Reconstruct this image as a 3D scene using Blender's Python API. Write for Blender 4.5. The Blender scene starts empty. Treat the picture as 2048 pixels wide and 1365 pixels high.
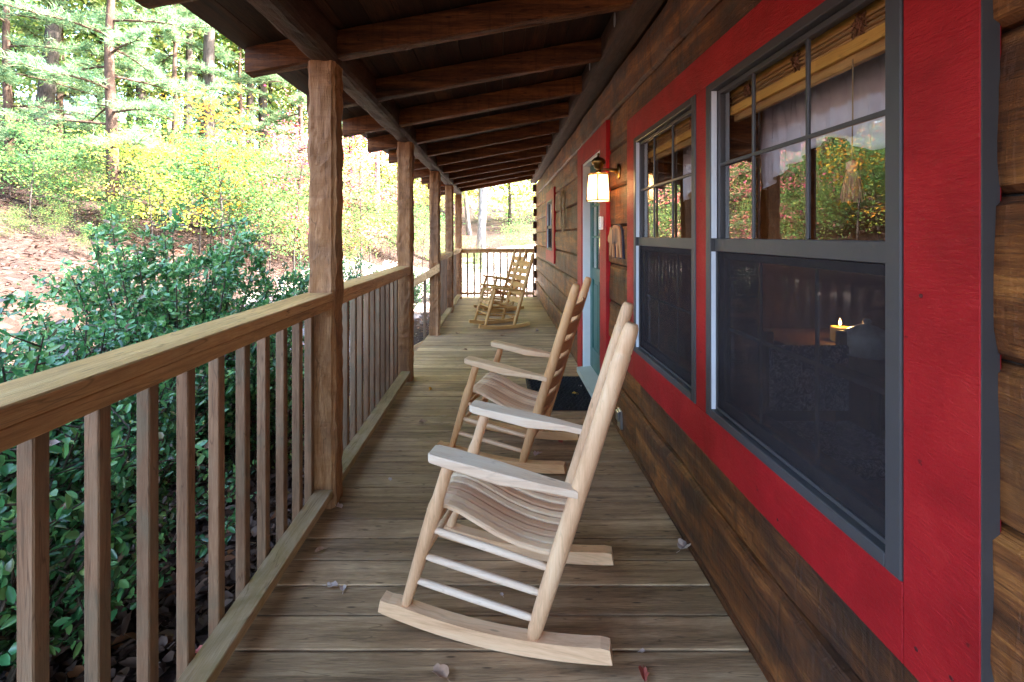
import bpy, math, random
import numpy as np
from mathutils import Vector, Matrix, noise
R = math.radians
scene = bpy.context.scene
col = scene.collection

# ------------------------------------------------------------------ camera, world, sun, exposure
EYE = 1.365
cam_d = bpy.data.cameras.new("camera")
cam = bpy.data.objects.new("camera", cam_d)
col.objects.link(cam)
cam.location = (0, 0, EYE)
cam.rotation_euler = (R(90), 0, 0)
cam_d.sensor_width = 36
cam_d.lens = 937 / 2048 * 36
cam_d.shift_x = (1024 - 1000) / 2048
cam_d.shift_y = -(682.5 - 471) / 2048
cam_d.clip_start = 0.05
cam_d.clip_end = 500
scene.camera = cam

SUN_EL, SUN_AZ = R(38), math.atan2(0.88, 0.02)      # azimuth clockwise from +Y
world = bpy.data.worlds.new("World")
scene.world = world
world.use_nodes = True
nt = world.node_tree
sky = nt.nodes.new("ShaderNodeTexSky")
sky.sky_type = 'NISHITA'
sky.sun_disc = False
sky.sun_elevation = SUN_EL
sky.sun_rotation = SUN_AZ
sky.dust_density = 2.0
nt.links.new(sky.outputs[0], nt.nodes["Background"].inputs[0])
nt.nodes["Background"].inputs[1].default_value = 0.15
sd = bpy.data.lights.new("sun", 'SUN')
sd.energy = 4.4
sd.angle = R(0.5)
sd.color = (1.0, 0.93, 0.82)
sun = bpy.data.objects.new("sun", sd)
col.objects.link(sun)
sdir = Vector((math.sin(SUN_AZ) * math.cos(SUN_EL), math.cos(SUN_AZ) * math.cos(SUN_EL), math.sin(SUN_EL)))
sun.rotation_euler = sdir.to_track_quat('Z', 'Y').to_euler()
scene.view_settings.view_transform = 'Standard'
scene.view_settings.look = 'None'
scene.view_settings.exposure = 3.95
scene.view_settings.gamma = 1
scene.render.engine = 'CYCLES'
scene.cycles.use_denoising = True
scene.cycles.max_bounces = 9
scene.cycles.diffuse_bounces = 5
scene.cycles.transparent_max_bounces = 16
scene.cycles.sample_clamp_indirect = 8

# ------------------------------------------------------------------ materials
def lin(c):
    return tuple(c) + (1.0,)

class NB:
    def __init__(s, name):
        s.m = bpy.data.materials.new(name)
        s.m.use_nodes = True
        s.t = s.m.node_tree
        s.t.nodes.clear()
        s.out = s.t.nodes.new("ShaderNodeOutputMaterial")
    def n(s, typ, **kw):
        nd = s.t.nodes.new("ShaderNode" + typ)
        for k, v in kw.items():
            setattr(nd, k, v)
        return nd
    def l(s, a, b):
        s.t.links.new(a, b)
    def ramp(s, fac, stops):
        r = s.n("ValToRGB")
        e = r.color_ramp.elements
        while len(e) < len(stops):
            e.new(0.5)
        for i, (p, c) in enumerate(stops):
            e[i].position = p
            e[i].color = lin(c)
        s.l(fac, r.inputs[0])
        return r.outputs[0]
    def mix(s, fac, a, b, mode='MIX'):
        m = s.n("Mix", data_type='RGBA', blend_type=mode)
        for sock, v in ((m.inputs[0], fac), (m.inputs[6], a), (m.inputs[7], b)):
            if hasattr(v, 'links') or isinstance(v, bpy.types.NodeSocket):
                s.l(v, sock)
            elif isinstance(v, (int, float)):
                sock.default_value = v
            else:
                sock.default_value = lin(v)
        return m.outputs[2]
    def math(s, op, a, b=0.0, clamp=False):
        m = s.n("Math", operation=op, use_clamp=clamp)
        for sock, v in ((m.inputs[0], a), (m.inputs[1], b)):
            if isinstance(v, (int, float)):
                sock.default_value = v
            else:
                s.l(v, sock)
        return m.outputs[0]
    def coords(s, scale, island=True, objrand=True):
        tc = s.n("TexCoord")
        mp = s.n("Mapping")
        mp.inputs['Scale'].default_value = scale
        s.l(tc.outputs['Object'], mp.inputs[0])
        o = mp.outputs[0]
        g = s.n("NewGeometry")
        oi = s.n("ObjectInfo")
        c = s.n("CombineXYZ")
        r = s.math('MULTIPLY', g.outputs['Random Per Island'], 71.0)
        r2 = s.math('MULTIPLY', oi.outputs['Random'], 53.0)
        s.l(r, c.inputs[0]); s.l(r2, c.inputs[1]); s.l(s.math('ADD', r, r2), c.inputs[2])
        a = s.n("VectorMath", operation='ADD')
        s.l(o, a.inputs[0]); s.l(c.outputs[0], a.inputs[1])
        return a.outputs[0], g.outputs['Random Per Island'], oi.outputs['Random']
    def noise(s, vec, scale=1.0, detail=5.0, rough=0.6, dist=0.0):
        x = s.n("TexNoise")
        s.l(vec, x.inputs['Vector'])
        x.inputs['Scale'].default_value = scale
        x.inputs['Detail'].default_value = detail
        x.inputs['Roughness'].default_value = rough
        x.inputs['Distortion'].default_value = dist
        return x.outputs['Fac']
    def bump(s, h, strength, dist=0.01, normal=None):
        b = s.n("Bump")
        b.inputs['Strength'].default_value = strength
        b.inputs['Distance'].default_value = dist
        s.l(h, b.inputs['Height'])
        if normal is not None:
            s.l(normal, b.inputs['Normal'])
        return b.outputs[0]
    def bsdf(s, color, rough=0.6, normal=None, spec=0.4, metal=0.0):
        p = s.n("BsdfPrincipled")
        for sock, v in ((p.inputs['Base Color'], color), (p.inputs['Roughness'], rough)):
            if isinstance(v, (int, float)):
                sock.default_value = v
            elif isinstance(v, tuple):
                sock.default_value = lin(v)
            else:
                s.l(v, sock)
        p.inputs['Specular IOR Level'].default_value = spec
        p.inputs['Metallic'].default_value = metal
        if normal is not None:
            s.l(normal, p.inputs['Normal'])
        s.l(p.outputs[0], s.out.inputs[0])
        return p

GR = {'X': (0.9, 12, 12), 'Y': (12, 0.9, 12), 'Z': (12, 12, 0.9)}
def wood(name, dark, mid, light, axis='X', fine=1.0, rough=0.65, bump=0.5, var=0.25, stain=None, stain_amt=0.5,
         knots=0.0, cross=0.0, spec=0.3, bdist=0.006, crk_amt=0.55):
    """sawn timber: stretched grain, ring bands, per piece tint, stains, knots"""
    b = NB(name)
    sc = tuple(v * fine for v in GR[axis])
    v, isl, orn = b.coords(sc)
    wide = b.noise(v, 0.55, 4, 0.55, 1.2)
    grain = b.noise(v, 3.0, 8, 0.7, 0.6)
    fib = b.noise(v, 14.0, 4, 0.7, 0.0)
    f = b.math('ADD', b.math('MULTIPLY', wide, 0.45), b.math('MULTIPLY', grain, 0.33))
    f = b.math('ADD', f, b.math('MULTIPLY', fib, 0.22))
    crk = b.noise(v, 1.7, 2, 0.5, 0.3)
    crack = b.ramp(b.math('ABSOLUTE', b.math('SUBTRACT', crk, 0.5)), [(0.0, (1, 1, 1)), (0.012, (0, 0, 0))])
    c = b.ramp(f, [(0.36, dark), (0.5, mid), (0.64, light)])
    tint = b.math('ADD', b.math('MULTIPLY', isl, var), 1.0 - var / 2)
    tint2 = b.math('ADD', b.math('MULTIPLY', orn, var), 1.0 - var / 2)
    tc = b.n("CombineColor")
    tt = b.math('MULTIPLY', tint, tint2)
    for i in range(3):
        b.l(tt, tc.inputs[i])
    c = b.mix(1.0, c, tc.outputs[0], 'MULTIPLY')
    c = b.mix(b.math('MULTIPLY', crack, crk_amt), c, tuple(x * 0.5 for x in dark))
    tco = b.n("TexCoord")
    h = f
    if stain:
        s1 = b.noise(tco.outputs['Object'], 2.6, 6, 0.65, 0.8)
        c = b.mix(b.math('MULTIPLY', b.ramp(s1, [(0.45, (0, 0, 0)), (0.62, (1, 1, 1))]), stain_amt), c, stain)
    if knots > 0:
        k = b.n("TexVoronoi", feature='F1')
        mp = b.n("Mapping")
        mp.inputs['Scale'].default_value = {'X': (1.1, 5, 5), 'Y': (5, 1.1, 5), 'Z': (5, 5, 1.1)}[axis]
        b.l(tco.outputs['Object'], mp.inputs[0])
        b.l(mp.outputs[0], k.inputs['Vector'])
        kk = b.ramp(k.outputs['Distance'], [(0.06, (1, 1, 1)), (0.12, (0, 0, 0))])
        c = b.mix(b.math('MULTIPLY', kk, knots), c, tuple(x * 0.35 for x in dark))
    hh = b.math('ADD', b.math('MULTIPLY', grain, 0.6), b.math('MULTIPLY', fib, 0.4))
    if cross > 0:     # saw and adze marks across the grain
        mp = b.n("Mapping")
        mp.inputs['Scale'].default_value = {'X': (26, 2.5, 2.5), 'Y': (2.5, 26, 2.5), 'Z': (2.5, 2.5, 26)}[axis]
        b.l(tco.outputs['Object'], mp.inputs[0])
        cr = b.noise(mp.outputs[0], 1.0, 3, 0.6, 0.4)
        c = b.mix(b.math('MULTIPLY', b.ramp(cr, [(0.32, (1, 1, 1)), (0.45, (0, 0, 0))]), cross * 0.6), c, dark)
        hh = b.math('ADD', hh, b.math('MULTIPLY', cr, cross))
    nrm = b.bump(hh, bump, bdist)
    rr = b.math('ADD', b.math('MULTIPLY', grain, 0.25), rough - 0.12)
    b.bsdf(c, rr, nrm, spec)
    return b.m

def plain(name, color, rough=0.5, spec=0.4, metal=0.0, bump=0.0, bscale=60, var=0.12):
    b = NB(name)
    tc = b.n("TexCoord")
    n1 = b.noise(tc.outputs['Object'], 7, 5, 0.6)
    c = b.mix(n1, tuple(x * (1 - var) for x in color), tuple(min(1, x * (1 + var)) for x in color))
    n2 = b.noise(tc.outputs['Object'], bscale, 3, 0.6)
    nrm = b.bump(n2, bump, 0.003) if bump else None
    b.bsdf(c, b.math('ADD', b.math('MULTIPLY', n1, 0.15), rough - 0.07), nrm, spec, metal)
    return b.m

M = {}
M['log'] = wood('stained_log', (0.018, 0.0055, 0.002), (0.17, 0.052, 0.012), (0.46, 0.175, 0.04), 'Y', 1.1, 0.55, 1.0, 0.6,
                stain=(0.035, 0.017, 0.011), stain_amt=0.75, knots=0.7, cross=0.8, spec=0.45, bdist=0.012)
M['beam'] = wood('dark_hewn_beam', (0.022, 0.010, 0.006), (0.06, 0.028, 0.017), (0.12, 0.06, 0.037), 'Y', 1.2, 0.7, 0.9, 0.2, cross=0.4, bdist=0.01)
M['rafter'] = wood('rafter_wood', (0.018, 0.0055, 0.0015), (0.125, 0.040, 0.010), (0.32, 0.11, 0.028), 'X', 1.2, 0.7, 0.9, 0.3, knots=0.8, cross=0.5, bdist=0.01)
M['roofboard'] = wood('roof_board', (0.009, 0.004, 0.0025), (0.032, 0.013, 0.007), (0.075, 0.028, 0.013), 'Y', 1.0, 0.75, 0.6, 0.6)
M['post'] = wood('hewn_post', (0.12, 0.045, 0.016), (0.36, 0.165, 0.065), (0.62, 0.35, 0.175), 'Z', 1.1, 0.7, 0.9, 0.2,
                 stain=(0.16, 0.09, 0.055), stain_amt=0.4, cross=0.45, bdist=0.01)
M['rail'] = wood('rail_board', (0.30, 0.14, 0.045), (0.66, 0.36, 0.15), (0.86, 0.57, 0.29), 'Y', 1.1, 0.6, 0.6, 0.18,
                 stain=(0.34, 0.19, 0.09), stain_amt=0.35, knots=0.5)
M['lowrail'] = wood('mossy_rail_board', (0.17, 0.10, 0.045), (0.40, 0.26, 0.13), (0.55, 0.40, 0.25), 'Y', 1.1, 0.65, 0.7, 0.2,
                    stain=(0.20, 0.15, 0.035), stain_amt=0.6, knots=0.6)
M['baluster'] = wood('baluster_wood', (0.13, 0.062, 0.032), (0.26, 0.14, 0.075), (0.40, 0.24, 0.14), 'Z', 1.4, 0.65, 0.6, 0.35,
                     stain=(0.15, 0.14, 0.09), stain_amt=0.5)
M['deck'] = wood('weathered_deck', (0.09, 0.048, 0.023), (0.36, 0.222, 0.118), (0.60, 0.41, 0.235), 'X', 1.2, 0.6, 0.8, 0.3,
                 stain=(0.22, 0.135, 0.07), stain_amt=0.4, knots=0.75, spec=0.35)
M['tread'] = M['deck']
M['red'] = None
b = NB('red_paint')
tc = b.n("TexCoord")
mp = b.n("Mapping"); mp.inputs['Scale'].default_value = (2, 14, 60); mp.inputs['Rotation'].default_value = (R(22), 0, 0)
b.l(tc.outputs['Object'], mp.inputs[0])
n1 = b.noise(mp.outputs[0], 2.2, 5, 0.65, 0.8)
n2 = b.noise(tc.outputs['Object'], 5, 5, 0.6, 0.5)
n3 = b.noise(tc.outputs['Object'], 160, 3, 0.6, 0)
n5 = b.noise(tc.outputs['Object'], 38, 3, 0.6, 0)
c = b.ramp(n2, [(0.3, (0.27, 0.006, 0.010)), (0.55, (0.38, 0.010, 0.015)), (0.75, (0.46, 0.022, 0.022))])
c = b.mix(b.math('MULTIPLY', b.ramp(n5, [(0.24, (1, 1, 1)), (0.29, (0, 0, 0))]), 0.7), c, (0.09, 0.006, 0.008))
h = b.math('ADD', b.math('MULTIPLY', n1, 0.75), b.math('MULTIPLY', n3, 0.25))
b.bsdf(c, b.math('ADD', b.math('MULTIPLY', n1, 0.25), 0.36), b.bump(h, 0.7, 0.006), 0.25)
M['red'] = b.m
M['grey'] = plain('grey_window_frame', (0.062, 0.058, 0.062), 0.45, 0.4, bump=0.15)
M['jambwhite'] = plain('white_jamb', (0.80, 0.80, 0.80), 0.4)
M['liner'] = plain('white_vinyl_liner', (0.78, 0.82, 0.9), 0.3)
M['green'] = plain('green_door_paint', (0.008, 0.10, 0.082), 0.35, 0.5, bump=0.1)
M['brass'] = plain('antique_brass', (0.28, 0.17, 0.06), 0.32, 0.5, 1.0)
M['black'] = plain('black_rubber', (0.015, 0.015, 0.017), 0.6, 0.3, bump=0.8, bscale=90)
M['steel'] = plain('steel', (0.55, 0.58, 0.62), 0.3, 0.5, 1.0)
M['white'] = plain('white_plastic', (0.75, 0.75, 0.75), 0.4)
M['nail'] = plain('painted_nail', (0.10, 0.008, 0.01), 0.5)
M['tag'] = plain('paper_tag', (0.45, 0.42, 0.42), 0.6)
M['dark'] = plain('dark_void', (0.02, 0.017, 0.015), 0.8)
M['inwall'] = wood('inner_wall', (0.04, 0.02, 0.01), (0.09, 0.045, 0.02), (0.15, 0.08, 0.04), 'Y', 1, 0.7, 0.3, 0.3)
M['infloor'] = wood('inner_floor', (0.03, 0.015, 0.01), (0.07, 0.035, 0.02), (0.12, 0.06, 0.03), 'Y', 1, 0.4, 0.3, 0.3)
M['ochre'] = wood('bamboo_ochre', (0.50, 0.24, 0.05), (0.68, 0.36, 0.08), (0.78, 0.46, 0.12), 'Y', 1.5, 0.5, 0.2, 0.2)
M['bamboo'] = wood('bamboo_slats', (0.14, 0.07, 0.03), (0.40, 0.22, 0.08), (0.60, 0.36, 0.13), 'Y', 2.0, 0.5, 0.3, 0.5)
M['cord'] = plain('brown_cord', (0.30, 0.13, 0.07), 0.8)
M['tassel'] = plain('red_tassel', (0.62, 0.22, 0.18), 0.8)
M['shingle'] = plain('roof_shingles', (0.09, 0.08, 0.075), 0.85, bump=0.6, bscale=20)
M['curtain'] = plain('sheer_cloth', (0.72, 0.70, 0.76), 0.8, bump=0.2)
M['candle'] = plain('yellow_candle', (0.55, 0.33, 0.06), 0.5)
M['candle'].node_tree.nodes['Principled BSDF'].inputs['Emission Color'].default_value = (1, .5, .1, 1)
M['candle'].node_tree.nodes['Principled BSDF'].inputs['Emission Strength'].default_value = .02  # faint emission put into the wax, standing in for the flame's light
M['twig'] = plain('vine_twig', (0.42, 0.30, 0.17), 0.7)
M['bear'] = plain('bear_wood', (0.45, 0.20, 0.09), 0.5)
M['bearback'] = plain('bear_back_board', (0.02, 0.02, 0.045), 0.5)

def chair_wood(name, d, m, l, axis, var=0.1):
    return wood(name, d, m, l, axis, 1.0, 0.45, 0.25, var, spec=0.35, bdist=0.003, crk_amt=0.22, knots=0.45)
PALE = ((0.58, 0.31, 0.16), (0.80, 0.50, 0.29), (0.89, 0.63, 0.40))
WHITE = ((0.70, 0.47, 0.31), (0.84, 0.64, 0.47), (0.90, 0.75, 0.60))
TAN = ((0.44, 0.19, 0.075), (0.66, 0.33, 0.14), (0.76, 0.45, 0.23))
ORANGE = ((0.42, 0.19, 0.06), (0.62, 0.32, 0.10), (0.72, 0.43, 0.17))
PINK = ((0.60, 0.34, 0.20), (0.80, 0.53, 0.34), (0.89, 0.66, 0.44))

def seat_wood(name, cols):
    b = NB(name)
    v, isl, orn = b.coords((1.2, 14, 14))
    g = b.noise(v, 1.2, 6, 0.6, 0.8)
    base = b.ramp(isl, [(0.0, cols[0]), (0.35, cols[1]), (0.6, cols[2]), (1.0, tuple(x * 1.15 for x in cols[2]))])
    c = b.mix(b.math('MULTIPLY', b.ramp(g, [(0.35, (1, 1, 1)), (0.6, (0, 0, 0))]), 0.55), base, cols[0])
    b.bsdf(c, 0.42, b.bump(g, 0.1, 0.003), 0.4)
    return b.m

def glass_mat(name, boost=1.7, tint=(1, 1, 1)):
    b = NB(name)
    f = b.n("Fresnel"); f.inputs[0].default_value = 1.5
    g = b.n("BsdfGlossy"); g.inputs['Roughness'].default_value = 0.004
    t = b.n("BsdfTransparent"); t.inputs[0].default_value = lin(tint)
    tc = b.n("TexCoord")
    n = b.noise(tc.outputs['Object'], 1.6, 1, 0.4)
    b.l(b.bump(n, 0.05, 0.05), g.inputs['Normal'])
    mx = b.n("MixShader")
    gg = b.n("NewGeometry")
    b.l(b.math('MULTIPLY', b.math('MULTIPLY', f.outputs[0], boost, True), b.math('SUBTRACT', 1.0, gg.outputs['Backfacing'])), mx.inputs[0])
    b.l(t.outputs[0], mx.inputs[1]); b.l(g.outputs[0], mx.inputs[2])
    b.l(mx.outputs[0], b.out.inputs[0])
    return b.m
M['glass'] = glass_mat('window_glass', 2.1)
b = NB('insect_screen_mesh')
t = b.n("BsdfTransparent"); d = b.n("BsdfDiffuse"); d.inputs[0].default_value = lin((0.044, 0.036, 0.038))
tc = b.n("TexCoord")
dn = b.noise(tc.outputs['Object'], 9, 6, 0.75, 0.6)
mx = b.n("MixShader"); b.l(b.ramp(dn, [(0.3, (0.38,) * 3), (0.7, (0.52,) * 3)]), mx.inputs[0])
b.l(t.outputs[0], mx.inputs[1]); b.l(d.outputs[0], mx.inputs[2]); b.l(mx.outputs[0], b.out.inputs[0])
M['screen'] = b.m
b = NB('lantern_glass')
e = b.n("Emission"); e.inputs[0].default_value = lin((1.0, 0.66, 0.33)); 
lw = b.n("TexCoord"); 
gr = b.n("TexGradient", gradient_type='SPHERICAL')
mp = b.n("Mapping"); mp.inputs['Scale'].default_value = (9, 9, 9); b.l(lw.outputs['Object'], mp.inputs[0]); b.l(mp.outputs[0], gr.inputs[0])
b.l(b.math('ADD', b.math('MULTIPLY', gr.outputs['Fac'], 0.085), 0.016), e.inputs[1])
d = b.n("BsdfTranslucent"); d.inputs[0].default_value = lin((0.2, 0.18, 0.14))
ad = b.n("AddShader"); b.l(e.outputs[0], ad.inputs[0]); b.l(d.outputs[0], ad.inputs[1]); b.l(ad.outputs[0], b.out.inputs[0])
M['lglass'] = b.m
b = NB('flame'); e = b.n("Emission"); e.inputs[0].default_value = lin((1.0, 0.45, 0.12)); e.inputs[1].default_value = 9; b.l(e.outputs[0], b.out.inputs[0])
M['flame'] = b.m
M['jar'] = plain('pale_glass_jar', (0.8, 0.85, 0.95), 0.2, 0.6)
b = NB('paisley_cloth')
tc = b.n("TexCoord"); n1 = b.noise(tc.outputs['Object'], 24, 3, 0.5, 2.5)
c = b.ramp(n1, [(0.42, (0.04, 0.05, 0.12)), (0.5, (0.65, 0.65, 0.75)), (0.56, (0.10, 0.11, 0.22))])
b.bsdf(c, 0.8)
M['paisley'] = b.m

def leaf_mat(name, stops, transl=0.58, spec=0.0, rough=0.5, objvar=0.25):
    b = NB(name)
    g = b.n("NewGeometry"); oi = b.n("ObjectInfo")
    c = b.ramp(g.outputs['Random Per Island'], stops)
    hs = b.n("HueSaturation")
    b.l(b.math('ADD', b.math('MULTIPLY', oi.outputs['Random'], 0.04), 0.48), hs.inputs['Hue'])
    b.l(b.math('ADD', b.math('MULTIPLY', oi.outputs['Random'], objvar), 1 - objvar / 2), hs.inputs['Value'])
    b.l(c, hs.inputs['Color'])
    c = hs.outputs[0]
    t = b.n("BsdfTranslucent"); b.l(c, t.inputs[0])
    if spec > 0:
        p = b.n("BsdfPrincipled"); b.l(c, p.inputs['Base Color']); p.inputs['Roughness'].default_value = rough
        p.inputs['Specular IOR Level'].default_value = spec
    else:
        p = b.n("BsdfDiffuse"); b.l(c, p.inputs[0])
    mx = b.n("MixShader"); mx.inputs[0].default_value = transl
    b.l(p.outputs[0], mx.inputs[1]); b.l(t.outputs[0], mx.inputs[2]); b.l(mx.outputs[0], b.out.inputs[0])
    return b.m
L = {}
L['green'] = leaf_mat('green_leaves', [(0, (0.10, 0.22, 0.08)), (0.4, (0.24, 0.38, 0.12)), (0.75, (0.46, 0.55, 0.18)), (1, (0.62, 0.58, 0.22))])
L['yellow'] = leaf_mat('yellow_leaves', [(0, (0.26, 0.36, 0.07)), (0.4, (0.50, 0.50, 0.11)), (0.8, (0.64, 0.52, 0.13)), (1, (0.64, 0.38, 0.09))])
L['orange'] = leaf_mat('orange_leaves', [(0, (0.25, 0.22, 0.04)), (0.4, (0.55, 0.28, 0.05)), (0.8, (0.58, 0.18, 0.04)), (1, (0.50, 0.10, 0.03))])
L['pink'] = leaf_mat('crimson_leaves', [(0, (0.40, 0.34, 0.12)), (0.3, (0.62, 0.26, 0.20)), (0.75, (0.70, 0.16, 0.24)), (1, (0.55, 0.07, 0.16))])
L['mixed'] = leaf_mat('autumn_leaves', [(0, (0.10, 0.22, 0.06)), (0.35, (0.24, 0.36, 0.08)), (0.7, (0.46, 0.48, 0.11)), (0.9, (0.60, 0.46, 0.11)), (1, (0.55, 0.22, 0.08))])
L['far'] = leaf_mat('distant_leaves', [(0, (0.20, 0.34, 0.12)), (0.4, (0.38, 0.50, 0.16)), (0.8, (0.60, 0.62, 0.24)), (1, (0.70, 0.55, 0.2))], .6)
L['under'] = leaf_mat('undergrowth_leaves', [(0, (0.07, 0.18, 0.07)), (0.6, (0.15, 0.29, 0.10)), (0.9, (0.32, 0.40, 0.11)), (1, (0.50, 0.42, 0.12))])
L['pine'] = leaf_mat('pine_needles', [(0, (0.08, 0.19, 0.11)), (0.5, (0.18, 0.31, 0.17)), (1, (0.40, 0.48, 0.24))], 0.4)
L['holly'] = leaf_mat('holly_leaves', [(0, (0.03, 0.13, 0.05)), (0.5, (0.085, 0.29, 0.10)), (0.85, (0.20, 0.46, 0.14)), (0.94, (0.26, 0.42, 0.12)), (0.97, (0.3, 0.19, 0.13)), (1, (0.36, 0.26, 0.22))], 0.28, 1.0, 0.3, 0.15)
L['litter'] = leaf_mat('dead_leaves', [(0, (0.045, 0.02, 0.012)), (0.35, (0.085, 0.05, 0.035)), (0.7, (0.14, 0.088, 0.065)), (0.9, (0.27, 0.19, 0.15)), (1, (0.30, 0.12, 0.04))], 0.15, 0.2, 0.5, 0)
L['dead'] = plain('curled_dead_leaf', (0.36, 0.20, 0.12), 0.6)
L['deadpale'] = plain('pale_dead_leaf', (0.55, 0.42, 0.36), 0.6)
L['deadyellow'] = plain('yellow_fallen_leaf', (0.60, 0.33, 0.04), 0.6)
L['deadred'] = plain('red_fallen_leaf', (0.42, 0.10, 0.07), 0.6)

def bark(name, d, l, scale=6):
    b = NB(name)
    v, isl, orn = b.coords((scale, scale, scale * 0.25))
    n1 = b.noise(v, 1.5, 8, 0.7, 0.4)
    c = b.ramp(n1, [(0.35, d), (0.65, l)])
    b.bsdf(c, 0.85, b.bump(n1, 1.0, 0.03), 0.2)
    return b.m
M['bark'] = bark('grey_bark', (0.03, 0.024, 0.022), (0.10, 0.08, 0.072))
M['pinebark'] = bark('pine_bark', (0.04, 0.024, 0.018), (0.13, 0.08, 0.062))
M['palebark'] = bark('pale_bark', (0.07, 0.06, 0.06), (0.42, 0.39, 0.38), 9)
M['twigbark'] = bark('twig_bark', (0.06, 0.045, 0.035), (0.17, 0.13, 0.10), 20)

b = NB('leafy_ground')
tc = b.n("TexCoord")
big = b.noise(tc.outputs['Object'], 0.35, 5, 0.6, 0.3)
vo = b.n("TexVoronoi"); vo.inputs['Scale'].default_value = 13; b.l(tc.outputs['Object'], vo.inputs['Vector'])
sep = b.n("SeparateColor"); b.l(vo.outputs['Color'], sep.inputs[0])
leafc = b.ramp(sep.outputs[0], [(0, (0.06, 0.03, 0.018)), (0.3, (0.055, 0.035, 0.027)), (0.55, (0.105, 0.078, 0.065)), (0.8, (0.12, 0.055, 0.042)), (1.0, (0.20, 0.16, 0.135))])
fine = b.noise(tc.outputs['Object'], 30, 8, 0.75, 0.3)
soil = b.ramp(fine, [(0.3, (0.03, 0.019, 0.016)), (0.6, (0.075, 0.050, 0.045)), (0.8, (0.12, 0.084, 0.078))])
c = b.mix(b.ramp(big, [(0.40, (0, 0, 0)), (0.52, (1, 1, 1))]), leafc, soil)
b.bsdf(c, 0.9, b.bump(b.math('ADD', fine, vo.outputs['Distance']), 0.8, 0.05), 0.1)
M['ground'] = b.m

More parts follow.
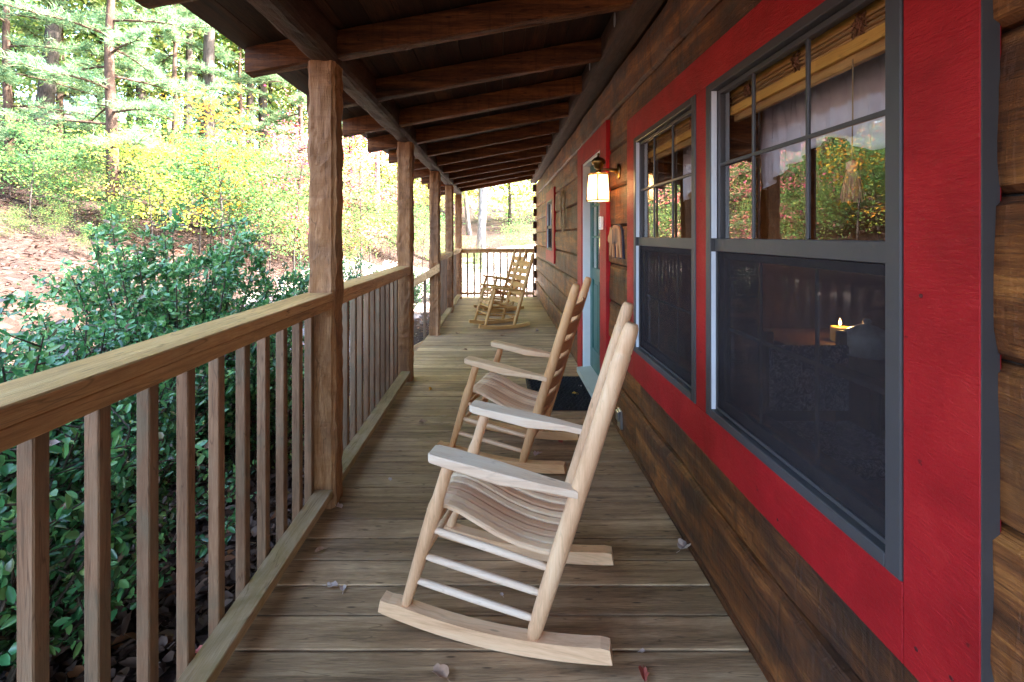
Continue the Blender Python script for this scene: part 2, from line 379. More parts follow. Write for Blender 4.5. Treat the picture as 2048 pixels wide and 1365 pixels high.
# ------------------------------------------------------------------ mesh helpers
class MB:
    def __init__(s):
        s.v = []; s.f = []; s.sm = []
    def add(s, vs, fs, smooth=False):
        o = len(s.v)
        s.v += [tuple(v) for v in vs]
        s.f += [tuple(i + o for i in f) for f in fs]
        s.sm += [smooth] * len(fs)
    def box(s, x0, x1, y0, y1, z0, z1, bev=0.0, rot=None, org=None):
        if bev <= 0:
            vs = [(x, y, z) for x in (x0, x1) for y in (y0, y1) for z in (z0, z1)]
            fs = [(0, 1, 3, 2), (4, 6, 7, 5), (0, 4, 5, 1), (2, 3, 7, 6), (0, 2, 6, 4), (1, 5, 7, 3)]
        else:
            vs = []; idx = {}
            X = (x0, x1); Y = (y0, y1); Z = (z0, z1)
            for i in (0, 1):
                for j in (0, 1):
                    for k in (0, 1):
                        sx, sy, sz = (1, -1)[i], (1, -1)[j], (1, -1)[k]
                        for a in range(3):
                            p = [X[i] + sx * bev, Y[j] + sy * bev, Z[k] + sz * bev]
                            p[a] = (X[i], Y[j], Z[k])[a]
                            idx[(i, j, k, a)] = len(vs); vs.append(tuple(p))
            fs = []
            for k in (0, 1):
                fs.append(tuple(idx[(i, j, k, 2)] for i, j in ((0, 0), (1, 0), (1, 1), (0, 1))))
                fs.append(tuple(idx[(i, k, j, 1)] for i, j in ((0, 0), (1, 0), (1, 1), (0, 1))))
                fs.append(tuple(idx[(k, i, j, 0)] for i, j in ((0, 0), (1, 0), (1, 1), (0, 1))))
            for i in (0, 1):
                for j in (0, 1):
                    fs.append((idx[(i, j, 0, 0)], idx[(i, j, 1, 0)], idx[(i, j, 1, 1)], idx[(i, j, 0, 1)]))
                    fs.append((idx[(i, 0, j, 0)], idx[(i, 1, j, 0)], idx[(i, 1, j, 2)], idx[(i, 0, j, 2)]))
                    fs.append((idx[(0, i, j, 1)], idx[(1, i, j, 1)], idx[(1, i, j, 2)], idx[(0, i, j, 2)]))
                    for k in (0, 1):
                        fs.append((idx[(i, j, k, 0)], idx[(i, j, k, 1)], idx[(i, j, k, 2)]))
            fs = list(dict.fromkeys(fs))
        if rot is not None:
            o = Vector(org or ((x0 + x1) / 2, (y0 + y1) / 2, (z0 + z1) / 2))
            vs = [o + rot @ (Vector(v) - o) for v in vs]
        s.add(vs, fs)
    def hewn(s, axis, a0, a1, b0, b1, c0, c1, amp=0.005, seg=0.035, seed=0, slope=0.0, nb=4, chips=0.5):
        """a timber with hand hewn, uneven faces; axis = long direction; b,c = the other two in xyz order"""
        n = max(2, int((a1 - a0) / seg))
        ring = []
        for i in range(nb):
            ring.append((i / nb, 0))
        for i in range(nb):
            ring.append((1, i / nb))
        for i in range(nb):
            ring.append((1 - i / nb, 1))
        for i in range(nb):
            ring.append((0, 1 - i / nb))
        m = len(ring); vs = []
        for i in range(n + 1):
            a = a0 + (a1 - a0) * i / n
            for (p, q) in ring:
                bx = b0 + (b1 - b0) * p; cz = c0 + (c1 - c0) * q
                cu, cv = p - .5, q - .5
                k = noise.noise(Vector((a * 7 + seed, p * 2.2 + seed * 1.7, q * 2.2)))
                aw = a / 0.125 + 1.3 * noise.noise(Vector((a * 4.1 + seed, p * 1.5 + seed, q * 1.5))) + 3 * (abs(p - .5) > .49)
                cell = math.floor(aw)
                st = aw % 1.0
                k2 = chips * (abs(st - .5) * 2 - .5 + 0.9 * noise.noise(Vector((cell * 3.3 + seed, p, q))))
                d = amp * (k + k2 * 0.8)
                corner = (abs(cu) > .49) and (abs(cv) > .49)
                if corner:
                    d = d * 0.6 - amp * 1.1
                bx += d * (1 if cu > 0 else -1) * (abs(cu) > .49)
                cz += d * (1 if cv > 0 else -1) * (abs(cv) > .49)
                cz += slope * (a - a0)
                if axis == 'X': vs.append((a, bx, cz))
                elif axis == 'Y': vs.append((bx, a, cz))
                else: vs.append((bx, cz, a))
        fs = []
        for i in range(n):
            for j in range(m):
                fs.append((i * m + j, i * m + (j + 1) % m, (i + 1) * m + (j + 1) % m, (i + 1) * m + j))
        fs.append(tuple(range(m)))
        fs.append(tuple(n * m + j for j in range(m - 1, -1, -1)))
        s.add(vs, fs)
    def tube(s, pts, rad, seg=10, cap=True, smooth=True):
        pts = [Vector(p) for p in pts]
        if isinstance(rad, (int, float)): rad = [rad] * len(pts)
        up = Vector((0, 0, 1)) if abs((pts[-1] - pts[0]).normalized().z) < .9 else Vector((0, 1, 0))
        vs = []; n = len(pts)
        for i, p in enumerate(pts):
            t = (pts[min(i + 1, n - 1)] - pts[max(i - 1, 0)]).normalized()
            a = t.cross(up).normalized(); bb = a.cross(t).normalized()
            for k in range(seg):
                an = 2 * math.pi * k / seg
                vs.append(p + (a * math.cos(an) + bb * math.sin(an)) * rad[i])
        fs = [(i * seg + k, i * seg + (k + 1) % seg, (i + 1) * seg + (k + 1) % seg, (i + 1) * seg + k) for i in range(n - 1) for k in range(seg)]
        s.add(vs, fs, smooth)
        if cap:
            o = len(s.v) - len(vs)
            s.f.append(tuple(o + k for k in range(seg - 1, -1, -1))); s.sm.append(False)
            s.f.append(tuple(o + (n - 1) * seg + k for k in range(seg))); s.sm.append(False)
    def lathe(s, prof, cx=0, cy=0, seg=24, smooth=True):
        vs = [(cx + r * math.cos(2 * math.pi * k / seg), cy + r * math.sin(2 * math.pi * k / seg), z) for r, z in prof for k in range(seg)]
        n = len(prof)
        fs = [(i * seg + k, i * seg + (k + 1) % seg, (i + 1) * seg + (k + 1) % seg, (i + 1) * seg + k) for i in range(n - 1) for k in range(seg)]
        s.add(vs, fs, smooth)
    def prism(s, poly, a0, a1, axis='X'):
        """extrude a 2-D polygon along axis"""
        n = len(poly)
        def P(a, p): return {'X': (a, p[0], p[1]), 'Y': (p[0], a, p[1]), 'Z': (p[0], p[1], a)}[axis]
        s.add([P(a0, p) for p in poly] + [P(a1, p) for p in poly],
              [tuple(range(n)), tuple(range(2 * n - 1, n - 1, -1))] + [(i, (i + 1) % n, n + (i + 1) % n, n + i) for i in range(n)])
    def build(s, name, mat, parent=None, loc=None, rotz=None):
        me = bpy.data.meshes.new(name)
        me.from_pydata(s.v, [], s.f)
        me.polygons.foreach_set('use_smooth', s.sm)
        me.materials.append(mat)
        import bmesh
        bm = bmesh.new(); bm.from_mesh(me); bmesh.ops.recalc_face_normals(bm, faces=bm.faces); bm.to_mesh(me); bm.free()
        o = bpy.data.objects.new(name, me)
        col.objects.link(o)
        if parent is not None: o.parent = parent
        if loc is not None: o.location = loc
        if rotz is not None: o.rotation_euler = (0, 0, rotz)
        return o

def tag(o, label=None, cat=None, group=None, kind=None):
    if label: o['label'] = label
    if cat: o['category'] = cat
    if group: o['group'] = group
    if kind: o['kind'] = kind
    return o
def empty(name, loc=(0, 0, 0), rz=0, label=None, cat=None, group=None):
    o = bpy.data.objects.new(name, None); col.objects.link(o)
    o.location = loc; o.rotation_euler = (0, 0, rz); o.empty_display_size = 0.1
    return tag(o, label, cat, group)
def copy_tree(o, parent=None):
    c = o.copy(); col.objects.link(c); c.parent = parent
    for ch in list(o.children):
        copy_tree(ch, c)
    return c
rng = random.Random(7)

# ------------------------------------------------------------------ ground
def sstep(t):
    t = np.clip(t, 0, 1); return t * t * (3 - 2 * t)
def gz(x, y):
    x = np.asarray(x, float); y = np.asarray(y, float)
    z = -0.42 + 1.37 * sstep((-x - 2.4) / 3.6) + 0.30 * np.maximum(-x - 6.0, 0) * (1 - 0.35 * sstep((-x - 20) / 20))
    far = sstep((y - 11) / 14)
    z = z + 0.9 * far + 0.10 * np.maximum(y - 18, 0)
    z = z + 0.10 * np.sin(x * 1.3 + 0.7) * np.sin(y * 0.9 + 1.1) * sstep((-x - 2) / 3)
    z = z - 0.12 * np.maximum(x - 12, 0)
    return z
def g1(x, y): return float(gz(x, y))
xs = np.concatenate([np.linspace(-120, -30, 16)[:-1], np.linspace(-30, 6, 110), np.linspace(8, 120, 18)])
ys = np.concatenate([np.linspace(-80, -8, 12)[:-1], np.linspace(-8, 40, 130), np.linspace(44, 160, 18)])
gx, gy = np.meshgrid(xs, ys, indexing='ij')
gzv = gz(gx, gy)
gv = np.stack([gx, gy, gzv], -1).reshape(-1, 3)
ny = len(ys)
me = bpy.data.meshes.new('ground')
me.from_pydata(gv.tolist(), [], [(i * ny + j, (i + 1) * ny + j, (i + 1) * ny + j + 1, i * ny + j + 1) for i in range(len(xs) - 1) for j in range(ny - 1)])
me.polygons.foreach_set('use_smooth', [True] * len(me.polygons))
me.materials.append(M['ground'])
go = bpy.data.objects.new('ground', me); col.objects.link(go); tag(go, kind='structure')

# pale gravel path at the porch steps; added stretch beyond bounces light onto the deck
b = NB('pale_gravel')
tc = b.n("TexCoord"); vo = b.n("TexVoronoi"); vo.inputs['Scale'].default_value = 32; b.l(tc.outputs['Object'], vo.inputs['Vector'])
sp_ = b.n("SeparateColor"); b.l(vo.outputs['Color'], sp_.inputs[0])
c = b.ramp(sp_.outputs[0], [(0, (0.20, 0.165, 0.16)), (.5, (0.38, 0.33, 0.32)), (.85, (0.52, 0.46, 0.42)), (1, (.42, .2, .16))])
b.bsdf(c, .9, b.bump(vo.outputs['Distance'], .7, .03), .1)
M['gravel'] = b.m
cl_ = [(-2.2, 4.2, .9), (-2.6, 5.4, 1.1), (-3.0, 7, 1.1), (-3.3, 9, 1.2), (-3.2, 11, 1.7), (-2.4, 13.5, 2.6), (-1.0, 16, 3.2), (1.5, 19, 3.4), (5, 22, 3.5)]
pv = []; NW = 14
for i in range(len(cl_) - 1):
    for q in range(8):
        t = q / 8; cx, cy, w = [cl_[i][k] * (1 - t) + cl_[i + 1][k] * t for k in range(3)]
        dx_, dy_ = cl_[i + 1][0] - cl_[i][0], cl_[i + 1][1] - cl_[i][1]; n_ = math.hypot(dx_, dy_)
        for k in range(NW + 1):
            o_ = w * (k / NW * 2 - 1) * (1 + .12 * math.sin(i * 8 + q + k * .3)) ; X_, Y_ = cx + dy_ / n_ * o_, cy - dx_ / n_ * o_
            X_ = min(X_, -1.0) if Y_ < 11 else X_
            pv.append((X_, Y_, g1(X_, Y_) + .035 * (1 - abs(k / NW * 2 - 1) ** 4) - .012))
rows = len(pv) // (NW + 1)
mb_p = (pv, [(r_ * (NW + 1) + k, (r_ + 1) * (NW + 1) + k, (r_ + 1) * (NW + 1) + k + 1, r_ * (NW + 1) + k + 1) for r_ in range(rows - 1) for k in range(NW)])
pm = bpy.data.meshes.new('path'); pm.from_pydata(mb_p[0], [], mb_p[1]); pm.materials.append(M['gravel'])
po = bpy.data.objects.new('path', pm); col.objects.link(po); tag(po, kind='structure')

# ------------------------------------------------------------------ cabin
XW = 0.825            # log wall face
XT = 0.800            # trim face
Y0, Y1 = -4.2, 10.95  # unseen porch and walls lengthened behind the camera to darken the near end
cabin = empty('log_cabin', (0, 0, 0), 0, 'brown log cabin with a covered porch, red trimmed windows and green door', 'cabin')
DX0 = -0.986

# porch floor
mb = MB()
k0 = int(math.floor((Y0 - 1.541) / 0.1425))
k = k0
while 1.541 + 0.1425 * k < 10.3:
    ya = 1.541 + 0.1425 * k
    xa = DX0 + rng.uniform(-0.004, 0.004)
    mb.box(xa, XW - 0.003, ya + 0.0042, ya + 0.1425 - 0.0042, -0.035, 0.0 + rng.uniform(-0.0015, 0.001), 0.0022)
    k += 1
YD = 1.541 + 0.1425 * k
deck = mb.build('porch_floor', M['deck'], cabin)
mb = MB()
mb.box(DX0 + 0.03, DX0 + 0.07, Y0, YD - 0.02, -0.26, -0.037)
mb.box(DX0 + 0.075, XW - 0.01, YD - 0.06, YD - 0.02, -0.26, -0.037)
yy = Y0 + 0.4
while yy < YD:
    mb.box(DX0 + 0.075, XW - 0.01, yy, yy + 0.04, -0.2, -0.038); yy += 0.4
mb.build('floor_joist', M['beam'], cabin)
mb = MB(); mb.box(XW - 0.02, XW + 0.0, Y0, 10.9, -0.6, -0.036); mb.build('foundation', M['dark'], cabin)

# log wall
OPEN = [(0.931, 2.797, 0.675, 1.941), (3.757, 4.6, -0.1, 2.06), (7.19, 7.99, 1.12, 1.93)]
JOINTS = [-0.245, 0.035, 0.315, 0.595, 0.874, 1.152, 1.43, 1.71, 1.988, 2.264, 2.53]
mb = MB()
LOGOFF = {0: -.004, 1: -.016, 2: .004, 3: -.004, 4: .003, 5: -.004, 6: .004, 7: -.003, 8: .003, 9: -.008}
def log_piece(mb, y0, y1, z0, z1, ct, cb, seed):
    """one length of squared log with worn faces and chamfered arrises"""
    n = max(1, int((y1 - y0) / 0.05))
    prof = []
    ch = 0.017
    if cb: prof += [(0.045, z0 + .003), (0.022, z0 + .004), (0.003, z0 + ch)]
    else: prof += [(0.0, z0)]
    zz0 = z0 + (ch if cb else 0); zz1 = z1 - (ch if ct else 0)
    m = 6 if z1 - z0 > .1 else 2
    for i in range(1, m):
        prof.append((0.0, zz0 + (zz1 - zz0) * i / m))
    if ct: prof += [(0.003, z1 - ch), (0.022, z1 - .002), (0.045, z1 - .001)]
    else: prof += [(0.0, z1)]
    vs = []
    for i in range(n + 1):
        y = y0 + (y1 - y0) * i / n
        for (dx, z) in prof:
            d = 0.012 * noise.noise(Vector((y * 4.6, z * 7 + seed, seed))) + 0.003 * noise.noise(Vector((y * 14, z * 14, seed)))
            w = 0.005 * noise.noise(Vector((y * 1.3, seed * 2.1, 0.5)))
            vs.append((XW + dx + d + LOGOFF.get(int(seed / 5.3 + .5), 0), y, z + (w if 0.0 < z - z0 < z1 - z0 else w * .7)))
        vs.append((0.98, y, z1)); vs.append((0.98, y, z0))
    m = len(prof) + 2
    fs = [(i * m + j, i * m + (j + 1) % m, (i + 1) * m + (j + 1) % m, (i + 1) * m + j) for i in range(n) for j in range(m)]
    fs += [tuple(range(m)), tuple(n * m + j for j in range(m - 1, -1, -1))]
    mb.add(vs, fs)
for ci in range(len(JOINTS) - 1):
    za, zb = JOINTS[ci], JOINTS[ci + 1]
    cuts = sorted({Y0, Y1} | {v for o in OPEN for v in o[:2]})
    for a, bq in zip(cuts[:-1], cuts[1:]):
        mid = (a + bq) / 2
        op = [o for o in OPEN if o[0] < mid < o[1]]
        if not op:
            log_piece(mb, a, bq, za, zb, True, True, ci * 5.3)
        else:
            o = op[0]
            if za < o[2] - 1e-6: log_piece(mb, a, bq, za, min(zb, o[2]), zb <= o[2], True, ci * 5.3)
            if zb > o[3] + 1e-6: log_piece(mb, a, bq, max(za, o[3]), zb, True, za >= o[3], ci * 5.3)
wall = mb.build('log_wall', M['log'], cabin)
# crossing log ends at the far corner
for ci in range(len(JOINTS) - 1):
    e = MB(); zc = (JOINTS[ci] + JOINTS[ci + 1]) / 2 + 0.03
    e.hewn('X', 0.748 + rng.uniform(-.008, .008), 0.80 + .02, 10.5, 10.66, zc - 0.082, zc + 0.082, 0.006, 0.03, ci)
    e.build('log_end', M['beam'], cabin)
# joint filler behind chamfers, corner and gable body
for ya_, yb_ in ((Y0 + .01, 0.925), (2.80, 3.75), (4.61, 7.18), (8.0, Y1 - .01)):
    mb = MB(); mb.box(0.858, 0.975, ya_, yb_, -0.2, 2.52); mb.build('wall_core', M['dark'], cabin)
mb = MB()
mb.box(0.985, 9.0, Y1 - 0.2, Y1 - .02, -0.5, 2.6)
mb.box(8.8, 8.98, Y0, Y1 - 0.21, -0.5, 2.6)
mb.box(0.985, 8.79, Y0, Y0 + 0.18, -0.5, 2.6)
mb.build('outer_wall', M['log'], cabin)

# ledger, beam, posts, rafters, roof
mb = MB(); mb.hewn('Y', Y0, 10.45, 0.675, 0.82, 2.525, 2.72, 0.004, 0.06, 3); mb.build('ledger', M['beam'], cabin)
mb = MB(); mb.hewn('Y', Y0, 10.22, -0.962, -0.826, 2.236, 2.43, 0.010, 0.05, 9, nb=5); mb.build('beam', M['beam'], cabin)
POSTY = [2.335, 4.365, 6.375, 8.215, 10.06]
for i, py in enumerate(POSTY):
    mb = MB()
    mb.hewn('Z', 0.0, 2.238, -0.963, -0.825, py, py + 0.138, 0.0095, 0.016, 20 + i * 7, nb=8, chips=0.8)
    mb.build('porch_post', M['post'], cabin)
SL = 0.184
def zr(x): return 2.274 + SL * (x + 0.825)
yk = 1.63 - 0.745 * 7; i = 0
while yk < 10.2:
    mb = MB(); xa = -1.285 + rng.uniform(-.02, .01); xb = 0.677
    mb.hewn('X', xa, xb, yk, yk + 0.092, zr(xa), zr(xa) + 0.138, 0.0042, 0.04, 40 + i, slope=SL, nb=4)
    mb.build('rafter', M['rafter'], cabin)
    yk += 0.745; i += 1
# roof boards (run along the porch)
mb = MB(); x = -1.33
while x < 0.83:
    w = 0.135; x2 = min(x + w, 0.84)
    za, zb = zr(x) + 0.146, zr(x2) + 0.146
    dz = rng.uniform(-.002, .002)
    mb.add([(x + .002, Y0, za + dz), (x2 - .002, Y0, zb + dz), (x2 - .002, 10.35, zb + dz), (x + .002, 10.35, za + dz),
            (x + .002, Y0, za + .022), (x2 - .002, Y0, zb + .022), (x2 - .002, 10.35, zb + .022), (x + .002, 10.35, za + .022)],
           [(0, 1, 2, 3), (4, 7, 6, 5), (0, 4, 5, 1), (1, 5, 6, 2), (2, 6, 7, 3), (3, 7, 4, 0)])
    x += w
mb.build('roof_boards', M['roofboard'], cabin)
mb = MB()
def slab(mb, pts, th, ya, yb):
    n = len(pts)
    low = [(x, z) for x, z in pts]; up = [(x, z + th) for x, z in pts][::-1]
    mb.prism(low + up, ya, yb, 'Y')
slab(mb, [(-1.36, zr(-1.36) + .172), (0.84, zr(0.84) + .172), (4.9, 4.75), (9.8, 2.75)], 0.05, Y0 - .1, 10.4)
mb.build('shingle_roof', M['shingle'], cabin)
mb = MB(); mb.box(0.86, 8.79, Y0 + .2, 10.7, 2.62, 2.66); mb.build('ceiling', M['inwall'], cabin)
mb = MB(); mb.prism([(0.85, 2.665), (8.9, 2.665), (4.9, 4.7)], 10.2, 10.3, 'Y'); mb.build('gable', M['log'], cabin); mb = MB(); mb.prism([(0.85, 2.665), (8.9, 2.665), (4.9, 4.7)], Y0 + .02, Y0 + .1, 'Y')
mb.build('gable', M['log'], cabin)
# inner room
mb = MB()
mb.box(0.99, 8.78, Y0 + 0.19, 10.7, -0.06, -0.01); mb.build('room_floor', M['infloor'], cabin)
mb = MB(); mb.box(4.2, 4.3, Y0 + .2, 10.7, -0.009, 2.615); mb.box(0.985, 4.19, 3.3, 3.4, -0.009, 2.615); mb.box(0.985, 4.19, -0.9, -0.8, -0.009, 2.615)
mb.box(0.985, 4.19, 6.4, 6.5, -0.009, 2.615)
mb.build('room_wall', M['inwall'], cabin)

# windows
def window(y0, y1, z0, z1, zm, muntins=True, name='window'):
    """double hung window: frame (mesh) > sashes, panes, muntins, screen"""
    fx0, fx1 = XT - 0.004, 0.870
    t = 0.040
    mb = MB()
    for (a, bq, c, d) in ((y0, y0 + t, z0, z1), (y1 - t, y1, z0, z1), (y0 + t, y1 - t, z1 - 0.030, z1), (y0 + t, y1 - t, z0, z0 + 0.032)):
        mb.box(fx0, fx1, a + 0.0004, bq - 0.0004, c, d, 0.0025)
    root = mb.build(name, M['grey'], cabin)
    yi0, yi1, zi0, zi1 = y0 + t, y1 - t, z0 + 0.032, z1 - 0.030
    mb = MB()    # upper sash
    mb.box(0.812, 0.846, yi0 + .001, yi1 - .001, zm - 0.024, zm + 0.024, 0.002)
    mb.box(0.822, 0.848, yi0 + .001, yi0 + 0.022, zm + 0.025, zi1 - .001, 0.002)
    mb.box(0.822, 0.848, yi1 - 0.022, yi1 - .001, zm + 0.025, zi1 - .001, 0.002)
    mb.box(0.822, 0.848, yi0 + .023, yi1 - .023, zi1 - 0.018, zi1 - .001, 0.002)
    mb.build('upper_sash', M['grey'], root)
    mb = MB()
    mb.box(0.832, 0.856, yi0 + .001, yi0 + 0.035, zi0 + .001, zm - 0.026, 0.002)
    mb.box(0.832, 0.856, yi1 - 0.035, yi1 - .001, zi0 + .001, zm - 0.026, 0.002)
    mb.box(0.832, 0.856, yi0 + .036, yi1 - .036, zi0 + .001, zi0 + 0.045, 0.002)
    mb.box(0.832, 0.856, yi0 + .036, yi1 - .036, zm - 0.052, zm - 0.026, 0.002)
    mb.build('lower_sash', M['grey'], root)
    mb = MB(); mb.box(0.8335, 0.8365, yi0 + .0225, yi1 - .0225, zm + 0.0245, zi1 - .0185); mb.build('upper_pane', M['glass'], root)
    mb = MB(); mb.box(0.8425, 0.8455, yi0 + .0355, yi1 - .0355, zi0 + 0.0455, zm - 0.0525); mb.build('lower_pane', M['glass'], root)
    mb = MB(); mb.box(0.8005, 0.8195, yi1 - .004, yi1 - .0005, zm + .025, zi1 - .001); mb.box(0.8005, 0.8155, yi1 - .004, yi1 - .0005, zi0 + .001, zm - .0255)
    mb.build('jamb_liner', M['liner'], root)
    if muntins:
        w = yi1 - yi0
        for fr in (0.355, 0.69):
            yc = yi0 + w * fr
            mb = MB(); mb.box(0.822, 0.831, yc - .0062, yc + .0062, zm + .025, zi1 - .019, .002); mb.build('muntin', M['grey'], root)
            mb = MB(); mb.box(0.848, 0.854, yc - .007, yc + .007, zi0 + .046, zm - .053, .002); mb.build('muntin', M['grey'], root)
        zc = (zm + zi1) / 2 + 0.008
        mb = MB(); mb.box(0.8215, 0.8305, yi0 + .023, yi1 - .023, zc - .0062, zc + .0062, .002); mb.build('muntin', M['grey'], root)
        zc = (zm + zi0) / 2
        mb = MB(); mb.box(0.8485, 0.8535, yi0 + .037, yi1 - .037, zc - .007, zc + .007, .002); mb.build('muntin', M['grey'], root)
    mb = MB(); mb.box(0.8205, 0.8212, yi0 + .012, yi1 - .012, zi0 + 0.012, zm - 0.026); mb.build('insect_screen', M['screen'], root)
    mb = MB(); s = 0.010
    mb.box(0.816, 0.8265, yi0 + .002, yi0 + .002 + s, zi0 + .003, zm - .025); mb.box(0.816, 0.8265, yi1 - .002 - s, yi1 - .002, zi0 + .003, zm - .025)
    mb.box(0.816, 0.8265, yi0 + .003 + s, yi1 - .003 - s, zi0 + .003, zi0 + .003 + s)
    mb.build('screen_frame', M['grey'], root)
    return root
window(0.931, 1.815, 0.675, 1.941, 1.329)
window(1.912, 2.797, 0.675, 1.941, 1.329)
window(7.19, 7.99, 1.12, 1.93, 1.50, False)
# red boards round the pair of windows
mb = MB()
xt0 = XW + 0.012
def trimb(mb, *a): mb.box(XT, xt0, *a, 0.0015)
trimb(mb, 0.781, 0.930, 0.512, 2.083)
trimb(mb, 2.798, 2.950, 0.512, 2.083)
trimb(mb, 0.9315, 2.7965, 1.942, 2.083)
trimb(mb, 0.9315, 2.7965, 0.512, 0.674)
trimb(mb, 1.816, 1.911, 0.675, 1.941)
mb.build('window_trim', M['red'], cabin)
for ny_, nz_ in ((.83, .58), (.83, 2.02), (.90, .57), (.89, 1.25), (1.35, .545), (1.36, 2.05), (2.2, .55), (2.3, 2.045), (2.86, 1.2), (2.87, 1.9), (1.864, 1.5), (1.865, .9)):
    mb = MB(); mb.tube([(XT - .0004, ny_, nz_), (XT - .001, ny_, nz_), (XT - .0014, ny_, nz_)], [.0042, .0042, .003], 10); mb.build('nail_head', M['nail'], cabin)
mb = MB(); mb.box(XT + .0015, XW + 0.006, 0.7785, 0.7806, 0.516, 2.08); mb.box(XT + .006, XW + .012, 0.760, 0.7780, 0.40, 0.512, .002)
mb.build('trim_backer', M['grey'], cabin)
mb = MB()
trimb(mb, 6.98, 7.189, 0.94, 2.09); trimb(mb, 7.991, 8.17, 0.94, 2.09); trimb(mb, 7.19, 7.99, 1.931, 2.09); trimb(mb, 7.19, 7.99, 0.94, 1.119)
mb.build('window_trim', M['red'], cabin)
# interior jambs
mb = MB()
for a in ((0.905, 0.930), (1.816, 1.845), (1.88, 1.911), (2.798, 2.83)):
    mb.box(0.872, 1.0, a[0], a[1], 0.64, 1.96)
mb.box(0.872, 1.03, 0.931, 1.815, 0.64, 0.674); mb.box(0.872, 1.03, 1.912, 2.797, 0.64, 0.674)
mb.box(0.99, 1.0, 1.846, 1.879, 0.64, 1.96)
mb.box(0.872, 1.0, 0.931, 1.815, 1.942, 1.97); mb.box(0.872, 1.0, 1.912, 2.797, 1.942, 1.97)
mb.build('window_jamb', M['rafter'], cabin)

# door
mb = MB()
trimb(mb, 3.535, 3.756, 0.0, 2.235); trimb(mb, 4.601, 4.84, 0.0, 2.235); trimb(mb, 3.757, 4.6, 2.06, 2.235)
mb.build('door_trim', M['red'], cabin)
mb = MB()
mb.box(0.812, 0.965, 4.575, 4.5995, 0.0, 2.059, .002); mb.box(0.812, 0.965, 3.7575, 3.782, 0.0, 2.059, .002); mb.box(0.812, 0.965, 3.783, 4.574, 2.034, 2.059, .002)
mb.build('door_jamb', M['jambwhite'], cabin)
mb = MB(); mb.prism([(0.752, 0.03), (0.752, 0.075), (0.965, 0.098), (0.965, 0.0), (0.79, 0.0)], 3.765, 4.592, 'Y')
mb.build('door_sill', plain('pale_sill', (0.42, 0.45, 0.40), 0.5), cabin)
mb = MB()
mb.box(0.892, 0.930, 3.7835, 4.573, 0.100, 2.032, .002)
for a, bq, c, d in ((3.7835, 3.90, .100, 2.032), (4.46, 4.573, .100, 2.032), (3.901, 4.459, .100, 0.30), (3.901, 4.459, 0.95, 1.06), (3.901, 4.459, 1.93, 2.032), (4.15, 4.21, .301, .949)):
    mb.box(0.8805, 0.8915, a, bq, c, d, .003)
mb.box(0.884, 0.8915, 3.93, 4.12, .34, .91, .003); mb.box(0.884, 0.8915, 4.24, 4.43, .34, .91, .003)
door = mb.build('door', M['green'], cabin)
mb = MB(); mb.box(0.8875, 0.8905, 3.902, 4.458, 1.062, 1.928); mb.build('door_glass', M['glass'], door)
mb = MB()
for yc in (4.085, 4.275): mb.box(0.880, 0.887, yc - .01, yc + .01, 1.061, 1.929)
for zc in (1.35, 1.64): mb.box(0.8805, 0.8868, 3.901, 4.459, zc - .01, zc + .01)
mb.build('door_muntin', M['green'], door)
mb = MB(); mb.tube([(0.84, 3.84, 1.0), (0.86, 3.84, 1.0), (0.88, 3.84, 1.0)], [.026, .02, .01], 14); mb.build('door_knob', M['brass'], door)

# ------------------------------------------------------------------ railings (each bay a thing)
def railing(ya, yb, label, bal):
    root = empty('railing', (0, 0, 0), 0, label, 'railing', 'porch railings between the posts')
    mb = MB()
    mb.box(-0.968, -0.828, ya, yb, 1.0415, 1.079, 0.004); mb.build('handrail', M['rail'], root)
    mb = MB(); mb.box(-0.922, -0.834, ya, yb, 1.001, 1.0405, 0.003); mb.build('under_rail', M['rail'], root)
    mb = MB(); mb.box(-0.920, -0.832, ya, yb, 0.060, 0.099, 0.003); mb.build('bottom_rail', M['lowrail'], root)
    for y in bal:
        mb = MB(); dx = rng.uniform(-.002, .002)
        mb.box(-0.9585 + dx, -0.9225 + dx, y, y + 0.036, 0.03, 1.040, 0.003)
        mb.build('baluster', M['baluster'], root)
    return root
b1 = [0.926 + 0.1535 * k for k in range(-1, 9)] + [2.292]
railing(-0.3, 2.333, 'nearest porch railing, from the left edge of the picture to the first hewn post', b1)
railing(2.475, 4.364, 'porch railing between the first and second hewn posts from the camera', [2.53 + 0.152 * k for k in range(12)])
railing(6.515, 8.213, 'porch railing beyond the steps, between the third and fourth hewn posts', [6.60 + 0.15 * k for k in range(11)])
railing(8.355, 10.058, 'last side railing of the porch, reaching the corner post', [8.42 + 0.15 * k for k in range(11)])
root = empty('railing', (0, 0, 0), 0, 'end railing running across the far end of the porch behind the rocking chairs', 'railing', 'porch railings between the posts')
ye = 10.10
mb = MB(); mb.box(-0.823, 0.742, ye - .05, ye + .09, 1.042, 1.079, .004); mb.build('handrail', M['rail'], root)
mb = MB(); mb.box(-0.823, 0.742, ye, ye + .038, 0.985, 1.041, .003); mb.build('under_rail', M['rail'], root)
mb = MB(); mb.box(-0.823, 0.742, ye, ye + .038, 0.085, 0.135, .003); mb.build('bottom_rail', M['rail'], root)
for kx in range(11):
    x = -0.72 + kx * 0.143
    mb = MB(); mb.box(x, x + .034, ye + .0385, ye + .072, 0.03, 1.041, .003); mb.build('baluster', M['baluster'], root)
